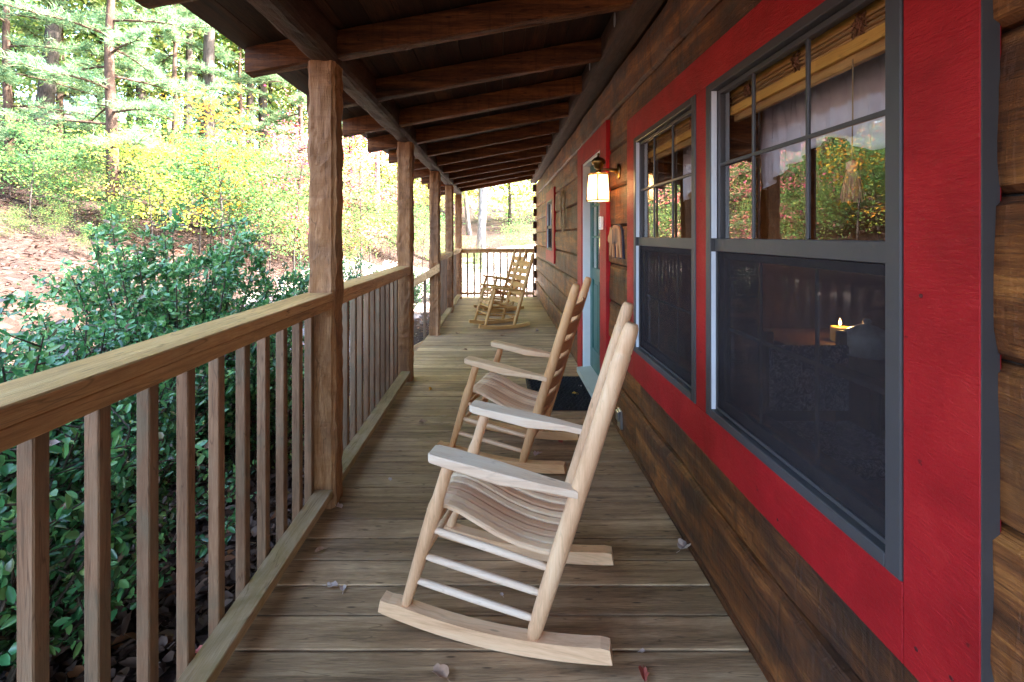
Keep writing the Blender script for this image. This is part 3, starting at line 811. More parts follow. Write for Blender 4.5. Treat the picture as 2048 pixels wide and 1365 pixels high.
# steps and their sloping handrail
st = empty('porch_steps', (0, 0, 0), 0, 'short flight of wooden steps leading down off the left side of the porch', 'steps')
for i in range(2):
    mb = MB(); xx = DX0 - 0.01 - 0.28 * i; z = -0.15 - 0.14 * i
    mb.box(xx - 0.135, xx - .002, 4.56, 6.33, z - .035, z, .004); mb.box(xx - 0.275, xx - 0.14, 4.56, 6.33, z - .035, z, .004)
    mb.build('tread', M['tread'], st)
for y in (4.52, 6.335):
    mb = MB(); mb.prism([(DX0 - .005, -.04), (DX0 - .005, -.4), (DX0 - .75, -.55), (DX0 - .75, -.42)], y, y + .035, 'Y'); mb.build('stringer', M['rail'], st)
sr = empty('stair_handrail', (0, 0, 0), 0, 'sloping handrail beside the porch steps, running down from the third post', 'handrail')
mb = MB(); mb.prism([(-0.815, 0.985), (-0.815, 0.875), (-1.95, 0.185), (-1.95, 0.295)], 6.30, 6.338, 'Y'); mb.build('handrail', M['rail'], sr)
for x in (-1.02, -1.20, -1.38, -1.56, -1.74):
    mb = MB(); zt = 0.86 + 0.607 * (x + 0.815); mb.box(x - .018, x + .018, 6.339, 6.373, zt - 0.99, zt + .08, .003); mb.build('baluster', M['baluster'], sr)
mb = MB(); mb.box(-1.97, -1.88, 6.34, 6.43, -0.42, 0.36, .004); mb.build('newel_post', M['post'], sr)

# ------------------------------------------------------------------ rocking chairs
def rocking_chair(cols, upper, seatc, label, name_tag):
    r = empty('rocking_chair', (0, 0, 0), 0, label, 'rocking chair', 'wooden rocking chairs on the porch')
    mz = chair_wood(name_tag + '_turned', *cols, 'Z'); mx = chair_wood(name_tag + '_arm', *upper, 'X'); mr = chair_wood(name_tag + '_rocker', *cols, 'X')
    msl = chair_wood(name_tag + '_slat', *cols, 'Y'); mse = seat_wood(name_tag + '_seat', seatc)
    rz = lambda u: (u + 0.12) ** 2 / (2 * 2.1)
    for sv in (-1, 1):
        v = 0.227 * sv
        mb = MB(); n = 28; vs = []; W = 0.024
        for i in range(n + 1):
            u = -0.545 + 0.80 * i / n; z = rz(u)
            tp = 0.050 if 0.05 < i / n < 0.97 else 0.044
            nx = -(u + 0.12) / 2.1
            vs += [(u, v - W, z), (u, v + W, z), (u + nx * tp, v + W, z + tp), (u + nx * tp, v - W, z + tp)]
        fs = [(i * 4 + k, i * 4 + (k + 1) % 4, i * 4 + 4 + (k + 1) % 4, i * 4 + 4 + k) for i in range(n) for k in range(4)]
        fs += [(0, 1, 2, 3), (n * 4 + 3, n * 4 + 2, n * 4 + 1, n * 4)]
        mb.add(vs, fs); mb.build('rocker', mr, r)
        # back post
        mb = MB(); p0 = Vector((0.0, v, 0.046)); p1 = Vector((0.316, v, 1.090)); pts = []; rad = []
        for t, q in ((0, .018), (.03, .0245), (.12, .027), (.3, .0285), (.6, .0275), (.88, .0265), (.905, .0265), (.909, .0235), (.915, .0255), (.97, .0245), (.99, .022), (1, .0165)):
            pts.append(p0.lerp(p1, t)); rad.append(q)
        mb.tube(pts, rad, 18); mb.build('back_post', mz, r)
        # front leg
        mb = MB(); p0 = Vector((-0.452, v, 0.062)); p1 = Vector((-0.285, v, 0.598)); pts = []; rad = []
        for t, q in ((0, .014), (.04, .018), (.15, .020), (.4, .024), (.58, .026), (.68, .0265), (.74, .0215), (.9, .021), (1, .020)):
            pts.append(p0.lerp(p1, t)); rad.append(q)
        mb.tube(pts, rad, 16); mb.build('front_leg', mz, r)
        # armrest : broad rounded front, tapering to the post
        mb = MB()
        outl = [(-0.352, -.030), (-0.345, -.039), (-0.33, -.042), (-0.10, -.042), (0.03, -.040), (0.09, -.032), (0.150, -.028), (0.150, .010), (0.06, .016), (-0.10, .036), (-0.28, .046), (-0.34, .043), (-0.352, .032)]
        zt = lambda u: 0.628 - 0.135 * (u + 0.35)
        th = lambda u: 0.030 if u < -0.1 else (0.040 if u < 0.02 else 0.024)
        mir = -1 if sv > 0 else 1
        m = len(outl); us = [p[0] for p in outl]
        vs = []
        for lay in range(4):
            for (u, w) in outl:
                z = zt(u); tt = th(u); inset = (0, 0, 0, 0)[lay]
                e = 0.004
                zz = (z - tt, z - tt + e, z - e, z)[lay]
                sc = (0.93, 1, 1, 0.93)[lay]
                vs.append((u if sc == 1 else u * 0.985 - .002, v + 0.0 + w * mir * sc - 0.004 * mir, zz))
        fs = [tuple(range(m)), tuple(3 * m + j for j in range(m - 1, -1, -1))]
        for lay in range(3):
            fs += [(lay * m + j, lay * m + (j + 1) % m, (lay + 1) * m + (j + 1) % m, (lay + 1) * m + j) for j in range(m)]
        mb.add(vs, fs); mb.build('armrest', mx, r)
        for zf, zb_ in ((0.352, 0.282), (0.255, 0.196), (0.165, 0.109)):
            uf = -0.452 + 0.167 * (zf - .062) / .536; ub = 0.316 * (zb_ - .046) / 1.044
            mb = MB(); A = Vector((uf, v, zf)); B = Vector((ub, v, zb_))
            mb.tube([A.lerp(B, t) for t in (0, .1, .5, .9, 1)], [.0085, .0115, .0125, .0115, .0085], 12); mb.build('side_rung', mx, r)
    for zf in (0.22, 0.32):
        uf = -0.452 + 0.167 * (zf - .062) / .536
        mb = MB(); mb.tube([(uf, -.227, zf), (uf, 0, zf), (uf, .227, zf)], [.009, .0125, .009], 12); mb.build('front_rung', mz, r)
    for zf in (0.15, 0.25):
        ub = 0.316 * (zf - .046) / 1.044
        mb = MB(); mb.tube([(ub, -.227, zf), (ub, 0, zf), (ub, .227, zf)], [.009, .0125, .009], 12); mb.build('back_rung', mz, r)
    # curved back slats
    d = Vector((0.316, 0, 1.044)).normalized(); nrm = Vector((d.z, 0, -d.x))
    for k in range(6):
        zt_ = 0.965 - k * 0.108
        mb = MB(); n = 12; vs = []
        for i in range(n + 1):
            q = -1 + 2 * i / n; bow = 0.032 * (1 - q * q)
            arch = 0.010 * (1 - q * q)
            base = Vector((0.316 * (zt_ - .046) / 1.044, q * 0.212, zt_))
            for (a, t) in ((0, -.005), (0, .005), (-0.068 - arch * 0.3, .005), (-0.068 - arch * .3, -.005)):
                p = base + d * (a + (arch if a == 0 else 0)) + nrm * (bow + t)
                vs.append(p)
        fs = [(i * 4 + j, i * 4 + (j + 1) % 4, i * 4 + 4 + (j + 1) % 4, i * 4 + 4 + j) for i in range(n) for j in range(4)] + [(0, 1, 2, 3), (n * 4 + 3, n * 4 + 2, n * 4 + 1, n * 4)]
        mb.add(vs, fs); mb.build('back_slat', msl, r)
    # scooped seat of narrow strips
    prof = [(-0.392, .352), (-0.390, .380), (-0.376, .402), (-0.35, .412), (-0.31, .410), (-0.26, .396), (-0.2, .370), (-0.13, .340), (-0.05, .316), (0.02, .306), (0.075, .306)]
    mb = MB(); ns = 9; wv = 0.384 / ns
    for k in range(ns):
        va = -0.192 + wv * k + .003; vb = va + wv - .006; vs = []
        for i, (u, z) in enumerate(prof):
            a = prof[max(i - 1, 0)]; c = prof[min(i + 1, len(prof) - 1)]
            t = Vector((c[0] - a[0], c[1] - a[1])).normalized(); nx, nz = -t.y, t.x
            hs = .012 * (abs(va + vb) / .38) ** 2
            for (vv, dn_) in ((va, .0045), (va + .007, .0005), (vb - .007, .0005), (vb, .0045), (vb, .015), (va, .015)):
                vs.append((u - nx * dn_, vv, z - nz * dn_ + hs))
        n = len(prof) - 1
        fs = [(i * 6 + j, i * 6 + (j + 1) % 6, i * 6 + 6 + (j + 1) % 6, i * 6 + 6 + j) for i in range(n) for j in range(6)] + [tuple(range(6)), tuple(n * 6 + j for j in range(5, -1, -1))]
        mb.add(vs, fs)
    mb.build('seat', mse, r)
    mb = MB(); mb.tube([(-0.362, -.227, .365), (-0.362, .227, .365)], .014, 12); mb.tube([(0.078, -.227, .284), (0.078, .227, .284)], .014, 12); mb.build('seat_rail', mz, r)
    return r
ch = rocking_chair(PALE, WHITE, PINK, 'pale unfinished wooden rocking chair nearest the camera, beside the large window', 'pale_chair')
def place(c, nx, ny, th, s=1.0):
    """put the near back post of the chair at nx, ny with turn th"""
    side = Vector((math.sin(th), math.cos(th)))
    c.location = (nx + side.x * .227 * s, ny + side.y * .227 * s, 0.001); c.rotation_euler = (0, 0, -th); c.scale = (s, s, s)
place(ch, 0.106, 1.533, R(14))
ch2 = rocking_chair(TAN, PALE, PINK, 'light tan rocking chair in front of the door mat, second from the camera', 'tan_chair')
place(ch2, 0.130, 2.72, R(19))
ch3 = rocking_chair(ORANGE, ORANGE, ORANGE, 'orange tan rocking chair, nearer one of the two at the far end', 'far_chair')
place(ch3, 0.205, 6.87, R(-22))
ch4 = copy_tree(ch3)
ch4['label'] = 'farthest rocking chair, half hidden behind another near the end railing'
place(ch4, 0.20, 8.42, R(-25))

# ------------------------------------------------------------------ wall things
# lantern
lan = empty('wall_lantern', (0.683, 3.25, 1.60), 0, 'lit brass lantern with six glass sides on the log wall beside the door', 'lantern')
mb = MB(); rT, rB = 0.07, 0.08
def hexring(r, z, a0=15): return [(r * math.cos(R(a0 + 60 * k)), r * math.sin(R(a0 + 60 * k)), z) for k in range(6)]
t_, b_ = hexring(.078, 0.184), hexring(.090, 0.004)
mb.add(t_ + b_, [(k, (k + 1) % 6, 6 + (k + 1) % 6, 6 + k) for k in range(6)])
mb.add(hexring(.090, 0.0035), [tuple(range(6))])
gl = mb.build('glass_shade', M['lglass'], lan)
gl.data.transform(Matrix.Translation((0, 0, -0.08))); gl.location = (0, 0, 0.08)
mb = MB()
for k in range(6): mb.tube([t_[k], b_[k]], .0042, 6)
for k in range(6):
    mb.tube([t_[k], t_[(k + 1) % 6]], .0042, 6); mb.tube([b_[k], b_[(k + 1) % 6]], .0042, 6)
mb.build('shade_frame', M['brass'], lan)
mb = MB(); mb.lathe([(.076, .190), (.05, .197), (.022, .204), (.018, .225), (.03, .232), (.035, .25), (.05, .265), (.046, .285), (.030, .30), (.012, .306), (.006, .312), (.010, .322), (.006, .332), (0.0005, .337)], seg=20); mb.build('cap', M['brass'], lan)
mb = MB(); mb.tube([(0, 0, .222), (.05, 0, .222), (.10, 0, .215), (.132, 0, .21)], [.006, .007, .013, .02], 12)
mb.tube([(.126, 0, .205), (.134, 0, .205), (.141, 0, .205)], [.035, .052, .054], 24)
mb.build('wall_arm', M['brass'], lan)
pl = bpy.data.lights.new('lantern_light', 'POINT'); pl.energy = 1.5; pl.color = (1, .62, .3); pl.shadow_soft_size = 0.04
plo = bpy.data.objects.new('lantern_light', pl); col.objects.link(plo); plo.parent = lan; plo.location = (0, 0, .09)
# keypad / bell on the door trim
kb = empty('door_keypad', (XT - .001, 3.64, 1.46), 0, 'small white keypad fixed to the red door trim under the lantern', 'keypad')
mb = MB(); mb.box(-.026, 0, -.033, .033, -.052, .052, .005); mb.build('case', M['white'], kb)
mb = MB()
for i in range(5):
    for j in range(3): mb.box(-.0295, -.0262, -.022 + j * .016, -.011 + j * .016, -.042 + i * .018, -.031 + i * .018, .001)
mb.build('buttons', M['steel'], kb)
# bear cut-out
br = empty('bear_plaque', (XW - .004, 3.27, 1.33), 0, 'orange wooden bear silhouette plaque on the wall between door and window', 'plaque')
bear = [(-.205, -.005), (-.20, .022), (-.165, .045), (-.145, .07), (-.138, .092), (-.118, .094), (-.11, .074), (-.07, .085), (-.03, .108), (.03, .104), (.09, .098), (.135, .07), (.155, .02), (.158, -.04), (.172, -.112), (.135, -.115), (.122, -.06), (.10, -.02), (.082, -.06), (.078, -.115), (.044, -.115), (.04, -.05), (.015, -.005), (-.035, -.012), (-.04, -.06), (-.03, -.115), (-.065, -.118), (-.078, -.06), (-.095, -.015), (-.112, -.06), (-.122, -.112), (-.155, -.108), (-.146, -.05), (-.15, -.012), (-.175, -.02)]
mb = MB(); mb.prism([(-p[0], p[1]) for p in bear], -.022, -.012, 'X'); mb.build('bear_cutout', M['bear'], br)
mb = MB(); mb.prism([(-p[0] * 1.04 - .02, p[1] * 1.06 - .002) for p in bear], -.0115, .0, 'X'); mb.build('back_board', M['bearback'], br)
mb = MB()
for dy, h0, h1 in ((-.07, -.01, .085), (-.03, -.02, .09), (.01, -.015, .09), (.05, -.02, .08)):
    mb.prism([(dy - .010, h0), (dy + .010, h0 - .012), (dy + .007, h1), (dy - .006, h1 - .01)], -.0235, -.0224, 'X')
mb.build('claw_mark', M['bearback'], br)
# twig wreath
wr = empty('vine_wreath', (XW - .03, 5.95, 1.69), 0, 'tall oval wreath of pale twisted twigs hung on the far log wall', 'wreath')
mb = MB(); r2 = random.Random(3)
for q in range(9):
    a, c, ph = .17 + r2.uniform(-.05, .04), .25 + r2.uniform(-.05, .03), r2.uniform(0, 6)
    mb.tube([(r2.uniform(-.012, .012), a * math.sin(t + .1 * math.sin(5 * t + ph)), c * math.cos(t) + .01 * math.sin(6 * t + ph)) for t in [i * .26 for i in range(25)]], .0045, 5)
for q in range(26):
    t = r2.uniform(0, 6.28); y, z = .17 * math.sin(t), .25 * math.cos(t)
    mb.tube([(0, y, z), (-.02, y + r2.uniform(-.08, .08), z + r2.uniform(-.08, .06))], .003, 4)
mb.build('twigs', M['twig'], wr)
# outlet
ou = empty('outlet_cover', (XW - .019, 3.12, 0.145), 0, 'small metal outlet cover low on the log wall above the porch floor', 'outlet')
mb = MB(); mb.box(-.016, .004, -.038, .038, -.062, .062, .004); mb.build('cover_plate', M['steel'], ou)
mb = MB(); mb.box(-.030, -.0165, -.030, .030, -.012, .052, .004); mb.build('flap', M['steel'], ou)
# tags on the ledger
for i, (y, z, s, lb) in enumerate(((2.73, 2.62, 1.0, 'small oval paper tag hanging high on the wall ledger, nearer the camera'), (3.49, 2.63, .9, 'small oval paper tag hanging on the wall ledger, farther from the camera'))):
    t = MB(); t.prism([(.022 * s * math.cos(a), .042 * s * math.sin(a)) for a in [k * 6.2832 / 16 for k in range(16)]], -.002, 0, 'X')
    o = t.build('paper_tag', M['tag'], None, (0.669, y, z)); tag(o, lb, 'tag', 'paper tags on the ledger')
# door mat
mt = MB(); mt.box(0.24, 0.775, 3.64, 4.50, 0.003, 0.012, .004)
for i in range(24):
    for j in range(15):
        xx = 0.26 + j * 0.0345 + (i % 2) * .012; yy_ = 3.66 + i * .0345
        mt.tube([(xx, yy_, .012), (xx + .028, yy_ + .012 * math.sin(i * 1.3 + j), .017)], .005, 5)
o = mt.build('door_mat', M['black']); tag(o, 'black rubber mat with a raised twig pattern in front of the green door', 'mat')

# ------------------------------------------------------------------ inside the windows
def blind(y0, y1, label):
    r = empty('bamboo_blind', (0, 0, 0), 0, label, 'blind', 'bamboo blinds')
    mb = MB(); mb.box(.872, .884, y0, y1, 1.890, 1.936, .002); mb.build('headboard', M['ochre'], r)
    mb = MB()
    for i in range(11):
        z = 1.852 + i * .0040; mb.tube([(.874 + .006 * (i % 3), y0, z), (.874 + .006 * (i % 3), y1, z)], .0035, 6)
    for i in range(6): mb.box(.874, .90, y0, y1, 1.853 + i * .0065, 1.856 + i * .0065)
    mb.build('folded_slats', M['bamboo'], r)
    mb = MB(); mb.box(.870, .884, y0, y1, 1.817, 1.849, .002); mb.build('bottom_bar', M['ochre'], r)
    mb = MB(); mb.box(.885, .903, y0, y1, 1.792, 1.823, .002); mb.build('lower_fold', M['bamboo'], r)
    rr = random.Random(int(y0 * 100))
    for fy in (.2, .5, .84):
        yc = y0 + (y1 - y0) * fy; mb = MB()
        for q in range(7):
            pts = [(.866 + rr.uniform(-.004, .004), yc + rr.uniform(-.025, .025), 1.868 + rr.uniform(-.025, .035)) for _ in range(6)]
            mb.tube(pts, .0016, 4)
        mb.build('cord_knot', M['cord'], r)
    return r
bl = blind(.975, 1.772, 'ochre bamboo blind drawn up at the top of the nearer large window')
blind(1.956, 2.752, 'ochre bamboo blind drawn up at the top of the farther window of the pair')
mb = MB(); mb.tube([(.872, 1.158, 1.80), (.872, 1.158, 1.66), (.872, 1.161, 1.545)], .0018, 5); mb.build('pull_cord', M['twig'], bl)
mb = MB(); mb.lathe([(.004, .055), (.0125, .05), (.0125, .035), (.009, .032), (.013, .024)], .872, 1.161, 14)
mb.v = [(a, b_, c + 1.495) for a, b_, c in mb.v]
for k in range(60):
    a = k * 2.399; q = .004 + .0085 * ((k * 7) % 10) / 10; q2 = .010 + .018 * ((k * 7) % 10) / 10
    mb.tube([(.872 + q * math.cos(a), 1.161 + q * math.sin(a), 1.525), (.872 + q2 * .8 * math.cos(a), 1.161 + q2 * .8 * math.sin(a), 1.49), (.872 + q2 * math.cos(a), 1.161 + q2 * math.sin(a), 1.452 + .006 * math.sin(k))], .0011, 3)
mb.build('tassel', M['tassel'], bl)
def curtain(y0, y1, pts, label):
    mb = MB(); n = 90; m = 14; vs = []
    for i in range(n + 1):
        y = y0 + (y1 - y0) * i / n; f = i / n
        for j in range(len(pts) - 1):
            if pts[j][0] <= f <= pts[j + 1][0]:
                q = (f - pts[j][0]) / (pts[j + 1][0] - pts[j][0]); q = q * q * (3 - 2 * q); zb = pts[j][1] + (pts[j + 1][1] - pts[j][1]) * q
        for k in range(m + 1):
            t = k / m; z = 1.88 + (zb - 1.88) * t
            fold = .012 * math.sin(y * 75 + 2.2 * math.sin(y * 9 + t * 2)) * (.4 + .6 * t) + .006 * math.sin(y * 160 + t * 5)
            vs.append((1.045 + fold, y, z))
    fs = [(i * (m + 1) + k, (i + 1) * (m + 1) + k, (i + 1) * (m + 1) + k + 1, i * (m + 1) + k + 1) for i in range(n) for k in range(m)]
    mb.add(vs, fs, True)
    o = mb.build('valance_curtain', M['curtain']); tag(o, label, 'curtain', 'pale valance curtains')
    o.modifiers.new('s', 'SOLIDIFY').thickness = .002
curtain(0.88, 1.86, [(0, 1.60), (.12, 1.58), (.30, 1.655), (.42, 1.60), (.62, 1.675), (.80, 1.62), (1, 1.545)], 'pale gathered valance with a scalloped hem inside the nearer large window')
curtain(1.90, 2.66, [(0, 1.60), (.25, 1.58), (.5, 1.66), (.75, 1.64), (1, 1.555)], 'pale gathered valance inside the farther window of the pair')
# table with candle and jar
tb = empty('side_table', (1.95, 2.35, 0), 0, 'dark wooden table standing inside behind the large window', 'table')
mb = MB(); mb.box(-.42, .42, -.6, .6, .745, .78, .005); mb.build('table_top', M['infloor'], tb)
for sx in (-1, 1):
    for sy in (-1, 1):
        mb = MB(); mb.tube([(.37 * sx, .54 * sy, 0), (.37 * sx, .54 * sy, .4), (.37 * sx, .54 * sy, .744)], [.018, .028, .03], 10); mb.build('leg', M['infloor'], tb)
cd = empty('candle', (1.88, 2.59, .781), 0, 'lit yellow candle glowing on the table inside the window', 'candle')
mb = MB(); mb.lathe([(.001, 0), (.042, 0), (.046, .005), (.046, .075), (.040, .08), (.001, .078)], seg=24); mb.build('wax', M['candle'], cd)
mb = MB(); mb.lathe([(.0005, .083), (.006, .092), (.007, .10), (.003, .115), (.0005, .125)], seg=12); mb.build('flame', M['flame'], cd)
cl = bpy.data.lights.new('candle_light', 'POINT'); cl.energy = 0.6; cl.color = (1, .55, .2); cl.shadow_soft_size = .02
clo = bpy.data.objects.new('candle_light', cl); col.objects.link(clo); clo.parent = cd; clo.location = (0, 0, .15)
jr = empty('glass_jar', (1.78, 2.27, .781), 0, 'pale lidded glass jar standing on the table beside the candle', 'jar')
mb = MB(); mb.lathe([(.001, 0), (.085, 0), (.098, .02), (.098, .09), (.09, .105)], seg=28); mb.build('jar_body', M['jar'], jr)
mb = MB(); mb.lathe([(.098, .107), (.085, .12), (.04, .145), (.012, .155), (.018, .168), (.012, .18), (.001, .182)], seg=28); mb.build('jar_lid', M['jar'], jr)
pc = empty('dining_chair', (1.42, 1.95, 0), 0, 'dark chair with a blue and white patterned cushion inside the large window', 'chair')
mb = MB(); mb.box(-.19, .19, -.2, .2, .44, .52, .02); mb.build('cushion', M['paisley'], pc)
mb = MB(); mb.box(-.18, .18, .19, .215, .56, .86, .008); mb.build('backrest', M['paisley'], pc)
for sx in (-1, 1):
    mb = MB(); mb.box(.17 * sx - .018, .17 * sx + .018, .217, .25, 0, .92, .004); mb.build('leg', M['infloor'], pc)
    mb = MB(); mb.box(.17 * sx - .018, .17 * sx + .018, -.19, -.155, 0, .438, .004); mb.build('leg', M['infloor'], pc)

# ------------------------------------------------------------------ vegetation
def leaf_mesh(name, P, D, U, Ln, Wd, mat, shape='quad'):
    """P base points, D leaf direction, U normal, Ln length, Wd width -> one mesh of many leaves"""
    n = len(P)
    D = D / np.linalg.norm(D, axis=1, keepdims=True)
    S = np.cross(D, U); S /= np.maximum(np.linalg.norm(S, axis=1, keepdims=True), 1e-6)
    N = np.cross(S, D)
    Ln = np.broadcast_to(Ln, n)[:, None]; Wd = np.broadcast_to(Wd, n)[:, None]
    if shape == 'quad':
        V = np.stack([P, P + D * Ln * .45 + S * Wd * .5, P + D * Ln, P + D * Ln * .45 - S * Wd * .5], 1)
        F = np.arange(n * 4).reshape(n, 4); per = 4; lp = 4
        loops = F.reshape(-1); starts = np.arange(n) * 4; tot = np.full(n, 4)
    elif shape == 'needle':
        V = np.stack([P - S * Wd * .5, P + S * Wd * .5, P + D * Ln], 1)
        loops = np.arange(n * 3); starts = np.arange(n) * 3; tot = np.full(n, 3)
    else:   # folded elliptical leaf: two halves sharing the midrib
        f = N * Wd * .22
        V = np.stack([P, P + D * Ln * .3 + S * Wd * .45 + f, P + D * Ln * .7 + S * Wd * .4 + f, P + D * Ln,
                      P + D * Ln * .7 - S * Wd * .4 + f, P + D * Ln * .3 - S * Wd * .45 + f], 1)
        q = np.array([[0, 1, 2, 3], [0, 3, 4, 5]])
        loops = (np.arange(n)[:, None, None] * 6 + q[None]).reshape(-1); starts = np.arange(2 * n) * 4; tot = np.full(2 * n, 4)
    V = V.reshape(-1, 3).astype(np.float32)
    me = bpy.data.meshes.new(name)
    me.vertices.add(len(V)); me.vertices.foreach_set('co', V.reshape(-1))
    me.loops.add(len(loops)); me.loops.foreach_set('vertex_index', loops.astype(np.int32))
    me.polygons.add(len(starts)); me.polygons.foreach_set('loop_start', starts.astype(np.int32)); me.polygons.foreach_set('loop_total', tot.astype(np.int32))
    me.update(calc_edges=True); me.validate()
    me.materials.append(mat)
    return me
def rdir(g, n, flat=1.0):
    d = g.normal(size=(n, 3)); d[:, 2] *= flat
    return d / np.linalg.norm(d, axis=1, keepdims=True)

def crown_mesh(name, mat, seed, height, rad, nbr, nleaf, leaf, z0f=0.35, trunk_r=0.1, bend=0.05, spread=0.42, barkm=None, clump=0.28):
    """trunk with limbs (mesh 1) and a leafy crown (mesh 2)"""
    g = np.random.default_rng(seed); r = random.Random(seed)
    tb_ = MB(); H = height
    bx, by = r.uniform(-bend, bend) * H, r.uniform(-bend, bend) * H
    tp = [Vector((bx * t * t + .03 * H * bend * math.sin(5 * t + seed), by * t * t, H * t)) for t in [i / 10 for i in range(11)]]
    tb_.tube([p if i else Vector((0, 0, -.4)) for i, p in enumerate(tp)], [trunk_r * (1.25 if i == 0 else (1 - .085 * i)) for i in range(11)], 10)
    C = []
    for k in range(nbr):
        f = z0f + (1 - z0f) * (k + r.random()) / nbr
        f = min(f, .98)
        i = min(int(f * 10), 9); p = tp[i].lerp(tp[i + 1], f * 10 - i)
        az = k * 2.4 + r.uniform(-.5, .5); el = r.uniform(.05, .7) + .5 * (f - .5)
        ln = rad * (1.1 - .55 * abs(f - .55) * 1.6) * r.uniform(.6, 1.1)
        d = Vector((math.cos(az) * math.cos(el), math.sin(az) * math.cos(el), math.sin(el)))
        pts = [p]
        for s in range(4):
            d = (d + Vector((r.uniform(-.25, .25), r.uniform(-.25, .25), r.uniform(-.1, .2)))).normalized()
            pts.append(pts[-1] + d * ln / 4)
        tb_.tube(pts, [trunk_r * .38 * (1 - f * .5) * (1 - .2 * s) for s in range(5)], 6, cap=False)
        for s in (2, 3, 4):
            for q in range(2):
                e = pts[s] + Vector((r.uniform(-1, 1), r.uniform(-1, 1), r.uniform(-.5, .6))) * ln * spread * .5
                tb_.tube([pts[s - 1], e], [trunk_r * .12, trunk_r * .04], 4, cap=False)
                C.append(e)
            C.append(pts[s])
    C = np.array([tuple(c) for c in C])
    w = g.random(len(C)) ** 1.5 + .15; w /= w.sum()
    idx = g.choice(len(C), nleaf, p=w)
    sz = rad * clump * (0.5 + g.random(len(C)))[idx][:, None]
    P = C[idx] + g.normal(size=(nleaf, 3)) * sz * np.array([1, 1, .45])
    D = rdir(g, nleaf, .6); D[:, 2] -= .25
    U = rdir(g, nleaf); U[:, 2] = np.abs(U[:, 2]) + .7
    me = leaf_mesh(name, P, D, U, leaf * (.6 + .8 * g.random(nleaf)), leaf * .62, mat)
    return tb_, me
barks = {'b': M['bark'], 'p': M['pinebark'], 'w': M['palebark']}
def proto_tree(name, tbm, me, barkm, leafname='crown'):
    t = empty(name)
    tr = tbm.build('trunk', barkm, t)
    c = bpy.data.objects.new(leafname, me); col.objects.link(c); c.parent = t
    return t
P = {}
for key, lf, sd_, nl in (('green', 'green', 11, 15000), ('green2', 'green', 12, 15000), ('yellow', 'yellow', 13, 13000), ('mixed', 'mixed', 14, 15000), ('mixed2', 'mixed', 15, 14000)):
    tbm, me = crown_mesh(key, L[lf], sd_, 13, 3.3, 26, int(nl * .75), .16, .14, .13)
    P[key] = [tbm, me, 'b']
for key, lf, sd_, nl, h, rd in (('syellow', 'yellow', 21, 2300, 3.2, 1.25), ('spink', 'pink', 22, 2500, 4.6, 1.6), ('sorange', 'orange', 23, 1000, 3.4, 1.0), ('sgreen', 'under', 24, 3000, 3.0, 1.4)):
    tbm, me = crown_mesh(key, L[lf], sd_, h, rd, 16, nl, .095, .25, .03, .09)
    P[key] = [tbm, me, 'b']
# bare tall trunk tree with a thin crown (top mostly out of frame)
for key, sd_, bk in (('tall', 31, 'b'), ('tall2', 32, 'b'), ('pale', 33, 'w')):
    tbm, me = crown_mesh(key, L['green' if key != 'pale' else 'yellow'], sd_, 15, 3.0, 16, 9000, .18, .35, .16, .03)
    P[key] = [tbm, me, bk]
def pine(seed, H=9.0, rad=3.0, z0=.12, nb=34, tr=.11):
    g = np.random.default_rng(seed); r = random.Random(seed); mb = MB()
    mb.tube([(0.03 * math.sin(i), 0.02 * math.cos(i * 2), (-.4 if i == 0 else H * i / 12)) for i in range(13)], [tr * (1.15 - .085 * i) for i in range(13)], 10)
    PP = []; DD = []
    for k in range(nb):
        f = z0 + (1 - z0) * (k + r.random() * .6) / nb; az = k * 2.4 + r.uniform(-.3, .3)
        ln = rad * (1 - .75 * f) * r.uniform(.7, 1.15); z = f * H
        d = Vector((math.cos(az), math.sin(az), .10)); pts = [Vector((0, 0, z))]
        for s in range(8):
            d = (d + Vector((r.uniform(-.1, .1), r.uniform(-.1, .1), -.05 if s < 5 else .06))).normalized()
            pts.append(pts[-1] + d * ln / 8)
        mb.tube(pts, [tr * .30 * (1 - f * .4) * (1 - .11 * s) for s in range(9)], 6, cap=False)
        for s in range(2, 9):
            for q in range(6):
                side = Vector((-d.y, d.x, 0)) * r.choice((-1, 1)) * r.uniform(.25, .6) * ln * .35 * (1.15 - s / 9)
                e = pts[s].lerp(pts[s - 1], r.random()) + side + d * r.uniform(0, .25) + Vector((0, 0, r.uniform(-.05, .12)))
                st_ = pts[s - 1]
                mb.tube([st_, e], [.006, .003], 3, cap=False)
                for w in range(3):
                    p = st_.lerp(e, .45 + .275 * w)
                    for _ in range(11):
                        dd = Vector((r.gauss(0, 1), r.gauss(0, 1), r.gauss(.25, .6))).normalized() + (e - st_).normalized() * .7
                        PP.append(tuple(p + Vector((r.gauss(0, .03), r.gauss(0, .03), r.gauss(0, .02))))); DD.append(tuple(dd))
    PP = np.array(PP); DD = np.array(DD); n = len(PP)
    me = leaf_mesh('needles', PP, DD, rdir(g, n), .085 + .07 * g.random(n), .013, L['pine'], 'needle')
    return mb, me
a, b_ = pine(41); P['pine'] = [a, b_, 'p']
a, b_ = pine(42, 8, 2.6, .05, 30, .09); P['pine2'] = [a, b_, 'p']

